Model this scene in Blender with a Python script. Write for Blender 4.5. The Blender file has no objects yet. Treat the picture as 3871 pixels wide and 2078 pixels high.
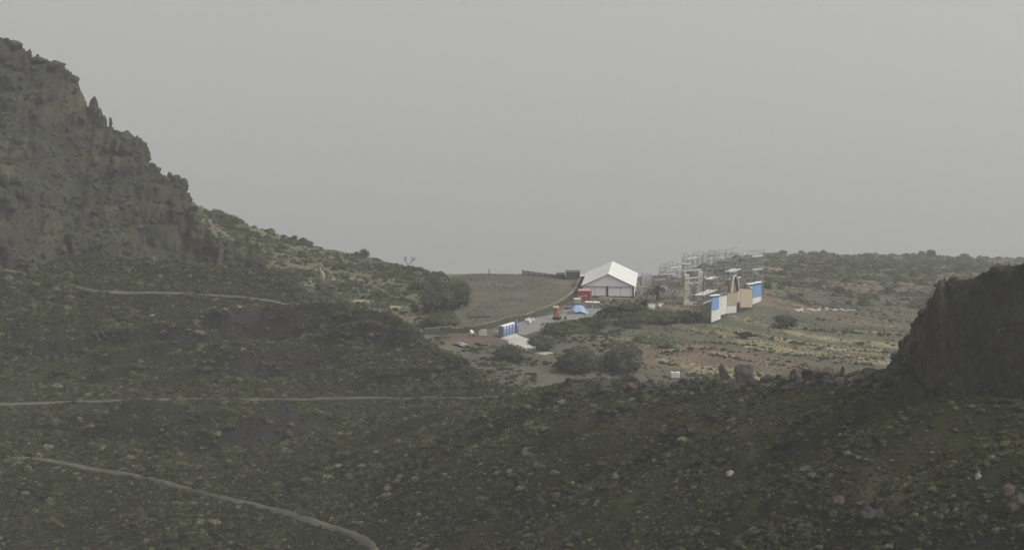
import bpy, math, random
import numpy as np
from mathutils import Vector, Matrix, noise as mnoise

R = math.radians
random.seed(7)
rng = np.random.default_rng(7)
scene = bpy.context.scene
col = scene.collection

# ------------------------------------------------------------------ camera
CAM_Z = 70.0
PITCH = R(7.9)
FPX = 2092.0                       # focal length in pixels of a 1024 wide frame
cam_d = bpy.data.cameras.new('camera')
cam = bpy.data.objects.new('camera', cam_d)
col.objects.link(cam)
cam.location = (0, 0, CAM_Z)
cam.rotation_euler = (R(90) - PITCH, 0, 0)
cam_d.sensor_width = 36.0
cam_d.lens = 36.0 * FPX / 1024.0
cam_d.clip_start = 1.0
cam_d.clip_end = 40000.0
scene.camera = cam

# ------------------------------------------------------------------ light
SUN_EL, SUN_AZ = R(50), R(112)      # azimuth measured from +Y (view direction) to the right
world = bpy.data.worlds.new('World')
scene.world = world
world.use_nodes = True
wn = world.node_tree
for n in list(wn.nodes):
    wn.nodes.remove(n)
sky = wn.nodes.new('ShaderNodeTexSky')
sky.sky_type = 'NISHITA'
sky.sun_disc = False
sky.sun_elevation = SUN_EL
sky.sun_rotation = SUN_AZ
sky.altitude = 300
sky.air_density = 1.0
sky.dust_density = 6.0
sky.ozone_density = 1.0
hs = wn.nodes.new('ShaderNodeHueSaturation')
hs.inputs['Saturation'].default_value = 0.10
bg = wn.nodes.new('ShaderNodeBackground')
bg.inputs['Strength'].default_value = 0.119
wo = wn.nodes.new('ShaderNodeOutputWorld')
wn.links.new(sky.outputs['Color'], hs.inputs['Color'])
wn.links.new(hs.outputs['Color'], bg.inputs['Color'])
wn.links.new(bg.outputs['Background'], wo.inputs['Surface'])

sun_d = bpy.data.lights.new('sun', 'SUN')
sun_d.energy = 1.5
sun_d.angle = R(14)
sun_d.color = (1.0, 0.97, 0.92)
sun = bpy.data.objects.new('sun', sun_d)
col.objects.link(sun)
sdir = Vector((math.sin(SUN_AZ) * math.cos(SUN_EL), math.cos(SUN_AZ) * math.cos(SUN_EL), math.sin(SUN_EL)))
sun.rotation_euler = sdir.to_track_quat('Z', 'Y').to_euler()
sun.location = (0, 0, 200)

vs = scene.view_settings
vs.view_transform = 'Standard'
vs.look = 'None'
vs.exposure = 0.0
vs.gamma = 1.0
vs.use_curve_mapping = False

cy = scene.cycles
cy.use_denoising = True
cy.denoiser = "OPENIMAGEDENOISE"
cy.denoising_prefilter = "NONE"
cy.max_bounces = 6
cy.use_adaptive_sampling = False
cy.diffuse_bounces = 1
cy.glossy_bounces = 1
cy.transmission_bounces = 1
cy.volume_bounces = 1
cy.transparent_max_bounces = 4

HAZE_DENSITY = 0.00040

# ------------------------------------------------------------------ small tools
def P(u, v, D):
    """point at depth D (metres ahead of the camera) seen at column u, row v of a 1024x549 frame"""
    a = (u - 512.0) / FPX
    b = (274.5 - v) / FPX
    dy = math.cos(PITCH) + math.sin(PITCH) * b
    dz = -math.sin(PITCH) + math.cos(PITCH) * b
    t = D / dy
    return Vector((a * t, D, CAM_Z + dz * t))

def hash3(ix, iy, iz, seed):
    h = (ix.astype(np.int64) * 374761393 + iy.astype(np.int64) * 668265263 +
         iz.astype(np.int64) * 2147483647 + seed * 974634721) & 0xffffffff
    h = ((h ^ (h >> 13)) * 1274126177) & 0xffffffff
    h = (h ^ (h >> 16)) & 0xffffff
    return h / float(0xffffff) * 2.0 - 1.0

def vnoise(x, y, z=None, seed=0):
    x = np.asarray(x, float); y = np.asarray(y, float)
    z = np.zeros_like(x) if z is None else np.asarray(z, float)
    ix, iy, iz = np.floor(x), np.floor(y), np.floor(z)
    fx, fy, fz = x - ix, y - iy, z - iz
    fx = fx * fx * (3 - 2 * fx); fy = fy * fy * (3 - 2 * fy); fz = fz * fz * (3 - 2 * fz)
    def c(a, b, d): return hash3(ix + a, iy + b, iz + d, seed)
    x00 = c(0, 0, 0) * (1 - fx) + c(1, 0, 0) * fx
    x10 = c(0, 1, 0) * (1 - fx) + c(1, 1, 0) * fx
    r0 = x00 * (1 - fy) + x10 * fy
    if not np.any(fz):
        return r0
    x01 = c(0, 0, 1) * (1 - fx) + c(1, 0, 1) * fx
    x11 = c(0, 1, 1) * (1 - fx) + c(1, 1, 1) * fx
    return r0 * (1 - fz) + (x01 * (1 - fy) + x11 * fy) * fz

def fbm(x, y, z=None, octaves=4, seed=0, gain=0.5):
    t = 0; a = 1.0; s = 1.0; n = 0
    for o in range(octaves):
        t = t + a * vnoise(np.asarray(x) * s + 13.7 * o, np.asarray(y) * s + 7.1 * o,
                           None if z is None else np.asarray(z) * s, seed + o)
        n += a; a *= gain; s *= 2.03
    return t / n

def sstep(a, b, x):
    t = np.clip((np.asarray(x, float) - a) / (b - a), 0, 1)
    return t * t * (3 - 2 * t)

class RBF:
    def __init__(self, pts):
        p = np.array(pts, float)
        self.c = p[:, :2]
        n = len(p)
        d = np.linalg.norm(self.c[:, None] - self.c[None], axis=2)
        A = np.zeros((n + 3, n + 3))
        A[:n, :n] = d + np.eye(n) * -0.6
        A[:n, n] = 1; A[:n, n + 1:] = self.c / 100.0
        A[n:, :n] = A[:n, n:].T
        self.w = np.linalg.solve(A, np.concatenate([p[:, 2], np.zeros(3)]))
    def __call__(self, x, y):
        x = np.asarray(x, float); y = np.asarray(y, float)
        sh = x.shape
        xf, yf = x.ravel(), y.ravel()
        out = np.empty(len(xf))
        n = len(self.c)
        for i in range(0, len(xf), 40000):
            a, b = xf[i:i + 40000], yf[i:i + 40000]
            d = np.sqrt((a[:, None] - self.c[:, 0]) ** 2 + (b[:, None] - self.c[:, 1]) ** 2)
            out[i:i + 40000] = d @ self.w[:n] + self.w[n] + a / 100 * self.w[n + 1] + b / 100 * self.w[n + 2]
        return out.reshape(sh)

# ------------------------------------------------------------------ the lie of the land
def uvd(*t):
    return [tuple(P(*q)) for q in t]

EDGE = [(306, 308, 425), (346, 309, 415), (370, 314, 410), (413, 330, 395), (425, 340, 385), (469, 359, 365),
        (505, 385, 340), (530, 391, 322), (560, 388, 306), (590, 383, 294), (610, 379, 286), (650, 384, 271),
        (680, 381, 262), (710, 378, 252), (735, 377, 245), (770, 377, 236), (800, 376, 229), (830, 376, 222),
        (860, 375, 215), (880, 370, 209), (911, 366, 202)]
HILL_PTS = uvd(*EDGE) + uvd(
    (1024, 549, 150), (900, 549, 163), (768, 549, 176), (640, 549, 200), (512, 549, 230), (384, 549, 262),
    (256, 549, 284), (128, 549, 302), (0, 549, 316), (-100, 549, 326), (1130, 549, 142),
    (1024, 470, 166), (900, 470, 178), (768, 465, 197), (640, 465, 225), (512, 465, 262), (384, 470, 297),
    (256, 470, 322), (128, 470, 338), (0, 470, 348), (-100, 470, 354),
    (1024, 395, 187), (1130, 395, 178), (960, 392, 194),
    (0, 403, 378), (100, 402, 376), (200, 398, 374), (300, 397, 370), (400, 397, 358), (470, 399, 340),
    (-100, 404, 382),
    (0, 340, 405), (120, 345, 402), (240, 345, 396), (330, 345, 392), (390, 360, 378),
    (-100, 262, 436), (0, 270, 432), (100, 292, 420), (200, 297, 418), (240, 296, 420), (280, 303, 424),
    (-100, 330, 408))
HILL_PTS += [(-220, 300, -22), (-150, 240, -26), (-60, 190, -24), (20, 150, -16), (80, 120, -8), (120, 90, 2),
             (200, 120, 24), (220, 180, 40), (240, 240, 34), (-60, 100, -26), (60, 60, -20), (-250, 430, 18), (-250, 360, 0),
             (-200, 150, -28)]
hill_rbf = RBF(HILL_PTS)
E_u = np.array([-400, 300] + [e[0] for e in EDGE] + [1400.0])
E_d = np.array([452, 440] + [e[2] for e in EDGE] + [188.0])

_DS = np.arange(110, 990, 0.4)
def hit_smooth(u, v, d0=250):
    q = P(u, v, 100.0)
    ds = _DS[(_DS > d0) & (_DS < 460)]
    zs = CAM_Z + (q.z - CAM_Z) * ds / 100.0
    ok = np.nonzero(zs <= hill_rbf(q.x * ds / 100.0, ds))[0]
    d_ = ds[ok[0]] if len(ok) else ds[-1]
    return Vector((q.x * d_ / 100.0, d_, 0))
PATHS = [   # trails: (name, half width, image course, label)
    ('path', 0.6, [(-30, 262), (0, 269), (40, 275), (70, 284), (98, 291), (140, 292.5), (180, 293), (215, 295), (245, 297.5), (275, 301), (286, 305)]),
    ('path', 1.7, [(286, 305), (305, 306.5), (330, 307.5), (348, 309)]),
    ('path', 0.55, [(-30, 405), (0, 404), (60, 402), (120, 401), (200, 399), (260, 400), (330, 398), (400, 397), (450, 397.5), (500, 397)]),
    ('path', 0.6, [(-30, 452), (0, 456), (50, 460), (100, 470), (150, 478), (200, 491), (240, 502), (280, 510), (320, 523), (350, 533), (372, 545), (384, 560)]),
]
def smooth_line(pts, n=8):
    out = []
    for i in range(len(pts) - 1):
        p0 = pts[max(i - 1, 0)]; p1 = pts[i]; p2 = pts[i + 1]; p3 = pts[min(i + 2, len(pts) - 1)]
        for k in range(n):
            t = k / n
            out.append(tuple(0.5 * ((2 * b_) + (-a_ + c_) * t + (2 * a_ - 5 * b_ + 4 * c_ - d_) * t * t + (-a_ + 3 * b_ - 3 * c_ + d_) * t ** 3)
                             for a_, b_, c_, d_ in zip(p0, p1, p2, p3)))
    out.append(tuple(pts[-1]))
    return out
path_world = []
for nm, hw, cs in PATHS:
    w3 = [hit_smooth(u, v) for u, v in smooth_line(cs, 5)]
    w2 = [(p_.x, p_.y) for p_ in w3]
    # straighten jumps where a bump hides the trail
    good = [w2[0]]
    for q in w2[1:]:
        if abs(q[1] - good[-1][1]) < 8 + 0.5 * abs(q[0] - good[-1][0]): good.append(q)
    good = np.array(good)
    for _ in range(3):
        good[1:-1] = 0.25 * good[:-2] + 0.5 * good[1:-1] + 0.25 * good[2:]
    path_world.append((nm, hw, good))

def path_dist(x, y):
    x = np.asarray(x, float); y = np.asarray(y, float)
    d = np.full(x.shape, 1e9)
    for nm, hw, q in path_world:
        q = q[::3] if len(q) % 3 == 1 else np.concatenate([q[::3], q[-1:]])
        for a_, b_ in zip(q[:-1], q[1:]):
            ab = b_ - a_; L2 = (ab ** 2).sum() + 1e-9
            t = np.clip(((x - a_[0]) * ab[0] + (y - a_[1]) * ab[1]) / L2, 0, 1)
            dd = np.hypot(x - a_[0] - t * ab[0], y - a_[1] - t * ab[1]) - hw
            d = np.minimum(d, dd)
    return d


# low dark rock steps that cross the slopes: (column, row, width m, height m, dip)
BANDS = [(150, 425, 14, 2.6, .25), (172, 432, 20, 2.0, -.1), (235, 437, 26, 2.8, .05), (285, 430, 16, 2.0, .2), (100, 436, 16, 1.6, .1),
         (95, 348, 34, 2.6, .05), (150, 352, 26, 2.2, .3), (270, 333, 30, 3.0, -.1), (330, 336, 36, 3.6, -.25), (385, 345, 26, 3.2, -.35), (300, 362, 30, 2.2, .1),
         (390, 380, 34, 2.4, -.2), (215, 372, 30, 1.8, .2), (60, 378, 26, 1.6, .1), (430, 420, 26, 2.2, .2), (500, 432, 24, 2.0, .3), (450, 455, 20, 1.6, .35),
         (585, 425, 13, 2.0, .1), (655, 445, 8, 1.1, .2), (700, 425, 9, 1.3, .1), (560, 490, 9, 1.0, .2), (590, 528, 9, 1.2, .2),
         (720, 530, 8, 1.1, .2), (780, 440, 8, 1.1, .2), (830, 425, 8, 1.4, .1), (880, 500, 5, .9, .2),
         (930, 455, 6, 1.0, .2), (985, 480, 5, .9, .2), (900, 535, 6, .9, .2), (480, 520, 9, .9, .2), (400, 500, 10, .9, .2),
         (330, 470, 12, .9, .2), (260, 535, 10, .8, .2), (60, 430, 14, 1.1, .2)]
_B = []
for _u, _v, _w, _h, _d in BANDS:
    _p = hit_smooth(_u, _v, 120)
    _B.append((_p.x, _p.y, _w, _h, _d))
def bands(x, y):
    z = np.zeros_like(x)
    for k, (bx, by, bw, bh, bd) in enumerate(_B):
        near = (np.abs(x - bx) < bw * .75) & (np.abs(y - by) < 26)
        if not np.any(near): continue
        xs_, ys_ = x[near], y[near]
        win = sstep(bw * .72, bw * .3, np.abs(xs_ - bx + 2 * vnoise(xs_ / 3, ys_ / 3, seed=900 + k)))
        t = ys_ - by - bd * (xs_ - bx) + 2.2 * fbm(xs_ / 5.0, 0 * xs_ + k, octaves=3, seed=930 + k)
        z[near] += win * bh * (sstep(-.6, .6, t) * np.exp(-np.maximum(t, 0) / 9.0) - .25 * np.exp(-(t / 3.0) ** 2) * (t < 0))
    return z

def u_of(x, y):
    return 512.0 + 2092.0 * 0.985 * np.asarray(x) / np.asarray(y)

def ledges(x, y):
    s = (y - 0.35 * x)
    n = fbm(x / 34.0, s / 13.0, octaves=3, seed=40)
    m = sstep(-0.05, 0.35, fbm(x / 60.0, y / 45.0, octaves=2, seed=44))
    return m * 1.3 * sstep(-0.07, 0.12, n)

def hills(x, y):
    x = np.asarray(x, float); y = np.asarray(y, float)
    yy = np.maximum(y, 1.0)
    u = u_of(x, yy)
    de = np.interp(u, E_u, E_d)
    beyond = np.maximum(yy - de, 0)
    k = np.where(beyond > 0, de / yy, 1.0)
    z = hill_rbf(x * k, y * k) - 0.75 * beyond
    amp = 1.0 - 0.6 * np.exp(-((yy - de) / 8.0) ** 2)
    amp = amp * (0.10 + 0.90 * sstep(0.5, 13.0, path_dist(x, y)))
    g = (x + 0.9 * y) / 1.35            # gullies run down towards the lower left
    z = z + amp * (1.1 * fbm(x / 26.0, y / 26.0, octaves=3, seed=1)
                   + 0.55 * fbm(g / 8.0, (x - 0.9 * y) / 4.5, octaves=4, seed=5, gain=0.6)
                   + 0.40 * fbm(x / 3.2, y / 3.2, octaves=2, seed=9)
                   + (ledges(x, y) - 0.9) + bands(x, y))
    z = z + 0.18 * amp * fbm(x / 1.1, y / 1.1, octaves=2, seed=12)
    crest = np.exp(-((yy - de) / 5.0) ** 2) * sstep(560, 640, u)
    z = z + crest * (0.9 * np.round(2 * vnoise(x / 3.1, y / 9.0, seed=14)) / 2 + 0.35 * vnoise(x / 0.9, y / 2.0, seed=15))
    return z

PL = []
for xx in (-30, -10, 10, 30, 48):
    for yy in (380, 410, 440, 470, 495):
        PL.append((xx, yy, 0.0 - 0.02 * max(0, xx - 25)))
PL += uvd((430, 273, 508), (480, 273, 506), (520, 274, 505), (560, 275.5, 505), (600, 276, 506), (640, 276, 510),
          (662, 274, 525), (690, 268, 575), (715, 262.5, 680), (740, 258.5, 790), (770, 255, 890), (800, 253.5, 920),
          (850, 254, 940), (900, 254, 940), (960, 255.5, 930), (1024, 258, 910), (1100, 260, 900), (1200, 262, 890),
          (410, 267, 526), (365, 255, 535), (320, 246, 540), (260, 228, 545), (215, 212, 550), (187, 199, 553),
          (120, 175, 560), (0, 130, 570), (-100, 100, 575),
          (306, 302, 462), (346, 307, 448), (413, 326, 428), (380, 300, 465), (260, 276, 482), (300, 262, 505), (340, 276, 500),
          (850, 317, 500), (1024, 317, 500), (850, 290, 600), (1024, 291, 600), (850, 268, 730), (1024, 270, 730),
          (800, 345, 415), (900, 346, 415), (1024, 346, 415), (760, 300, 540), (1200, 317, 500), (1200, 291, 600),
          (1200, 346, 415), (730, 285, 560), (760, 272, 660))
PL += [(-60, 350, -9), (-10, 345, -6), (30, 340, -5), (80, 340, -3), (150, 340, -4), (-100, 390, -8), (-150, 430, -8)]
plat_rbf = RBF(PL)
S_u = np.array([-600, 0, 187, 215, 260, 320, 365, 410, 430, 480, 640, 662, 690, 715, 740, 770, 800, 850, 900, 960, 1024, 1100, 1500.0])
S_d = np.array([585, 572, 553, 550, 545, 540, 535, 526, 508, 506, 510, 525, 575, 680, 790, 890, 920, 940, 940, 930, 910, 900, 880.0])

def plateau(x, y):
    x = np.asarray(x, float); y = np.asarray(y, float)
    yy = np.maximum(y, 1.0)
    u = u_of(x, yy)
    de = np.interp(u, S_u, S_d)
    beyond = np.maximum(yy - de, 0)
    k = np.where(beyond > 0, de / yy, 1.0)
    z = plat_rbf(x * k, y * k) - 0.55 * beyond - np.minimum(beyond * beyond / 200.0, 20.0)
    wild = np.maximum(sstep(445, 400, u), sstep(720, 800, u))
    z = z + (0.12 + 0.7 * wild) * fbm(x / 22.0, y / 22.0, octaves=3, seed=21) + (0.05 + 0.2 * wild) * fbm(x / 4.0, y / 4.0, octaves=2, seed=25)
    st = ledges(x * 0.8 + 200, y * 0.8 + 50)
    z = z + 0.35 * wild * (st - 0.8)
    z = z - 0.6 * np.maximum(np.interp(u, E_u, E_d) - 4.0 - yy, 0)
    return np.maximum(z, -452)

# dark crag on the left: ridge line (column, row, depth) and how the face falls away from it
M_PTS = [(-260, 10, 500), (-120, 18, 496), (-60, 26, 492), (-20, 36, 488), (0, 40, 486), (21, 45, 486), (24, 53, 486), (42, 58, 485),
         (52, 63, 484), (63, 65, 484), (65, 72, 484), (71, 72, 483), (78, 79, 482), (83, 92, 482), (87, 106, 481), (92, 108, 481),
         (99, 112, 480), (103, 120, 480), (112, 127, 479), (117, 131, 479), (130, 133, 478), (138, 137, 478), (144, 141, 477),
         (148, 152, 476), (150, 160, 476), (158, 165, 475), (163, 172, 474), (172, 175, 474), (181, 178, 473), (186, 184, 472),
         (187.5, 198, 471), (200, 220, 466), (215, 234, 460), (238, 250, 453), (258, 258, 449), (270, 270, 445), (285, 288, 440),
         (300, 299, 435), (312, 308, 430), (330, 330, 424), (360, 360, 418)]
_m = np.array([tuple(P(*q)) for q in M_PTS])
M_x, M_y, M_z = _m[:, 0], _m[:, 1], _m[:, 2]

def crag_profile(d, cliff, s_cliff, s_talus):
    return np.where(d < cliff, d * s_cliff, cliff * s_cliff + (d - cliff) * s_talus)

def mountain(x, y):
    x = np.asarray(x, float); y = np.asarray(y, float)
    zr = np.interp(x, M_x, M_z); yr = np.interp(x, M_x, M_y)
    zr = zr + 0.9 * np.round(1.6 * vnoise(x / 2.3, 0 * x, seed=77)) / 1.6 + 0.5 * vnoise(x / 0.9, 0 * x, seed=78)
    # smooth ridge used away from the crest so that the notches do not run down the whole face
    zs = np.interp(x, M_x[::5], M_z[::5])
    d = yr - y
    wob = 5.0 * fbm(x / 17.0, y / 60.0, octaves=3, seed=61)
    cl = 11.0 + wob
    w = np.exp(-np.abs(d) / 7.0)
    top = zr * w + np.minimum(zs, zr + 0.8) * (1 - w)
    df = np.maximum(d, 0)
    z = top - crag_profile(df, np.maximum(cl, 3), 1.15, 0.55)
    # rocky steps and buttresses
    z = z + np.where(d > 0, 1, 0.2) * (1 - 0.85 * w) * (3.0 * fbm(x / 11.0, y / 16.0, octaves=4, seed=63) + 2.4 * (sstep(-.08, .12, fbm(x / 26., (y + .3 * x) / 9., octaves=3, seed=66)) - .5))
    z = z + 0.5 * fbm(x / 2.4, y / 2.4, octaves=2, seed=69) * (1 - 0.5 * w)
    def ledge(z_, h_, m_):
        q_ = z_ / h_ + 0.5 * fbm(x / 14.0, y / 14.0, octaves=2, seed=71)
        f_ = q_ - np.floor(q_)
        return z_ + m_ * h_ * (sstep(0.2, 0.8, f_) - f_)
    z = ledge(ledge(z, 5.2, 0.75 * (1 - w)), 2.1, 0.5 * (1 - 0.6 * w))
    z = z - 0.9 * np.maximum(np.interp(x, [-110, -85, -60, -40], [439, 429, 427, 428]) - y, 0)
    z = z - np.where(d < 0, -d * 0.9, 0)
    return z

C_PTS = [(880, 392, 242), (895, 386, 240), (904, 378, 239), (909, 366, 238), (912, 362, 238), (916, 360, 237), (918, 345, 237), (919.5, 335, 236),
         (924, 331, 236), (925, 320, 235), (926, 312, 235), (928.5, 300, 234), (931, 291, 234), (935.5, 293, 234), (937, 284, 233), (940, 279.5, 233), (946, 280.5, 233),
         (951, 283, 232), (954, 277, 232), (962, 276.5, 231), (974, 275, 230), (984, 272, 229), (989, 267, 228), (996, 265, 227),
         (1008, 263.5, 226), (1024, 262, 225), (1060, 258, 222), (1120, 252, 218), (1250, 245, 212)]
_c = np.array([tuple(P(q[0], q[1], q[2] * 0.845)) for q in C_PTS])
C_x, C_y, C_z = _c[:, 0], _c[:, 1], _c[:, 2]

def bluff(x, y):
    x = np.asarray(x, float); y = np.asarray(y, float)
    zr = np.interp(x, C_x, C_z, left=-40); yr = np.interp(x, C_x, C_y)
    zs = np.interp(x, C_x[::5], C_z[::5], left=-40)
    d = yr - y
    cl = 3.4 + 1.2 * fbm(x / 9.0, y / 40.0, octaves=3, seed=81)
    w = np.exp(-np.abs(d) / 2.2)
    top = zr * w + np.minimum(zs, zr + 0.25) * (1 - w)
    df = np.maximum(d, 0)
    z = top - crag_profile(df, np.maximum(cl, 2.0) + 1.0, 3.2, 0.9)
    z = z + np.where(d > 0, 1, 0.2) * (1 - 0.85 * w) * (1.6 * fbm(x / 4.5, y / 6.0, octaves=4, seed=83) + 1.0 * (sstep(-.06, .1, fbm(x / 10., (y + .3 * x) / 3.5, octaves=3, seed=86)) - .5))
    z = z + 0.22 * fbm(x / 0.9, y / 0.9, octaves=2, seed=89) * (1 - 0.5 * w)
    q_ = z / 2.0 + 0.5 * fbm(x / 5.0, y / 5.0, octaves=2, seed=87); f_ = q_ - np.floor(q_)
    z = z + 1.5 * (1 - 0.6 * w) * (sstep(0.2, 0.8, f_) - f_)
    z = z - np.where(d < 0, -d * 0.5, 0)
    return z

GX0, GX1, GY0, GY1 = -300, 440, 50, 1000
_gx, _gy = np.meshgrid(np.arange(GX0, GX1 + 1, 1.0), np.arange(GY0, GY1 + 1, 1.0))
_hl = np.where((_gy < 470), hills(_gx, _gy), -200.0)
_pl = np.where(_gy > 335, plateau(_gx, _gy), -200.0)
_mt = np.where((_gx < -20) & (_gy > 380), mountain(_gx, _gy), -200.0)
_bl = np.where((_gx > 30) & (_gy < 260) & (_gy > 120), bluff(_gx, _gy), -200.0)
_G = np.maximum(np.maximum(_hl, _pl), np.maximum(_mt, _bl))
_L = np.argmax(np.stack([_hl, _pl, _mt, _bl]), axis=0)

def blur(a, n=2, it=2):
    for _ in range(it):
        b_ = np.zeros_like(a); c_ = 0
        for i in range(-n, n + 1):
            b_ += np.roll(a, i, 0); c_ += 1
        a = b_ / c_
        b_ = np.zeros_like(a)
        for i in range(-n, n + 1):
            b_ += np.roll(a, i, 1)
        a = b_ / c_
    return a
_HB = blur(_hl, 1, 2)

def gz(x, y):
    x = np.clip(np.asarray(x, float), GX0, GX1 - 1.001); y = np.clip(np.asarray(y, float), GY0, GY1 - 1.001)
    ix = np.floor(x - GX0).astype(int); iy = np.floor(y - GY0).astype(int)
    fx = x - GX0 - ix; fy = y - GY0 - iy
    return ((_G[iy, ix] * (1 - fx) + _G[iy, ix + 1] * fx) * (1 - fy) + (_G[iy + 1, ix] * (1 - fx) + _G[iy + 1, ix + 1] * fx) * fy)

def gz_of(A, x, y):
    x = np.clip(np.asarray(x, float), GX0, GX1 - 1.001); y = np.clip(np.asarray(y, float), GY0, GY1 - 1.001)
    ix = np.floor(x - GX0).astype(int); iy = np.floor(y - GY0).astype(int)
    fx = x - GX0 - ix; fy = y - GY0 - iy
    return ((A[iy, ix] * (1 - fx) + A[iy, ix + 1] * fx) * (1 - fy) + (A[iy + 1, ix] * (1 - fx) + A[iy + 1, ix + 1] * fx) * fy)

def layer_at(x, y):
    ix = np.clip(np.round(np.asarray(x) - GX0).astype(int), 0, _L.shape[1] - 1)
    iy = np.clip(np.round(np.asarray(y) - GY0).astype(int), 0, _L.shape[0] - 1)
    return _L[iy, ix]

def hit(u, v, dmin=110):
    """where the sight line through (u, v) meets the ground"""
    q = P(u, v, 100.0)
    xs = q.x * _DS / 100.0
    zs = CAM_Z + (q.z - CAM_Z) * _DS / 100.0
    g = gz(xs, _DS)
    ok = np.nonzero((zs <= g) & (_DS >= dmin))[0]
    i = ok[0] if len(ok) else len(_DS) - 1
    return Vector((xs[i], _DS[i], float(g[i])))

def project(x, y, z):
    c, s = math.cos(PITCH), math.sin(PITCH)
    dz = np.asarray(z) - CAM_Z
    dep = np.asarray(y) * c - dz * s
    up = np.asarray(y) * s + dz * c
    return 512 + FPX * np.asarray(x) / dep, 274.5 - FPX * up / dep, dep

def visible(x, y, z):
    x = np.asarray(x, float); y = np.asarray(y, float); z = np.asarray(z, float)
    ok = np.ones(len(x), bool)
    for t in np.linspace(0.25, 0.985, 90):
        ok &= (CAM_Z + (z - CAM_Z) * t) > gz(x * t, y * t) - 0.15
    return ok

# ------------------------------------------------------------------ materials
def new_mat(name):
    m = bpy.data.materials.new(name)
    m.use_nodes = True
    nt = m.node_tree
    for n in list(nt.nodes):
        nt.nodes.remove(n)
    out = nt.nodes.new('ShaderNodeOutputMaterial')
    b = nt.nodes.new('ShaderNodeBsdfPrincipled')
    nt.links.new(b.outputs[0], out.inputs['Surface'])
    return m, nt, b

def simple(name, rgb, rough=0.8, var=0.25, scale=6.0, spec=0.2, metal=0.0, bump=0.0, streak=None):
    """a weathered surface: base colour broken up by two scales of noise"""
    m, nt, b = new_mat(name)
    tc = nt.nodes.new('ShaderNodeTexCoord')
    mp = nt.nodes.new('ShaderNodeMapping')
    if streak:
        mp.inputs['Scale'].default_value = streak
    n1 = nt.nodes.new('ShaderNodeTexNoise'); n1.inputs['Scale'].default_value = scale; n1.inputs['Detail'].default_value = 5
    n2 = nt.nodes.new('ShaderNodeTexNoise'); n2.inputs['Scale'].default_value = scale * 0.17; n2.inputs['Detail'].default_value = 2
    nt.links.new(tc.outputs['Object'], mp.inputs['Vector'])
    nt.links.new(mp.outputs[0], n1.inputs['Vector']); nt.links.new(mp.outputs[0], n2.inputs['Vector'])
    ad = nt.nodes.new('ShaderNodeMath'); ad.operation = 'ADD'
    nt.links.new(n1.outputs[0], ad.inputs[0]); nt.links.new(n2.outputs[0], ad.inputs[1])
    mr = nt.nodes.new('ShaderNodeMapRange')
    mr.inputs['From Min'].default_value = 0.6; mr.inputs['From Max'].default_value = 1.4
    mr.inputs['To Min'].default_value = 1 - var; mr.inputs['To Max'].default_value = 1 + var * 0.6
    nt.links.new(ad.outputs[0], mr.inputs['Value'])
    mx = nt.nodes.new('ShaderNodeVectorMath'); mx.operation = 'SCALE'
    mx.inputs[0].default_value = rgb
    nt.links.new(mr.outputs[0], mx.inputs['Scale'])
    nt.links.new(mx.outputs[0], b.inputs['Base Color'])
    b.inputs['Roughness'].default_value = rough
    b.inputs['Specular IOR Level'].default_value = spec
    b.inputs['Metallic'].default_value = metal
    if bump:
        bp = nt.nodes.new('ShaderNodeBump'); bp.inputs['Strength'].default_value = bump; bp.inputs['Distance'].default_value = 0.05
        nt.links.new(n1.outputs[0], bp.inputs['Height']); nt.links.new(bp.outputs[0], b.inputs['Normal'])
    return m

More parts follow.
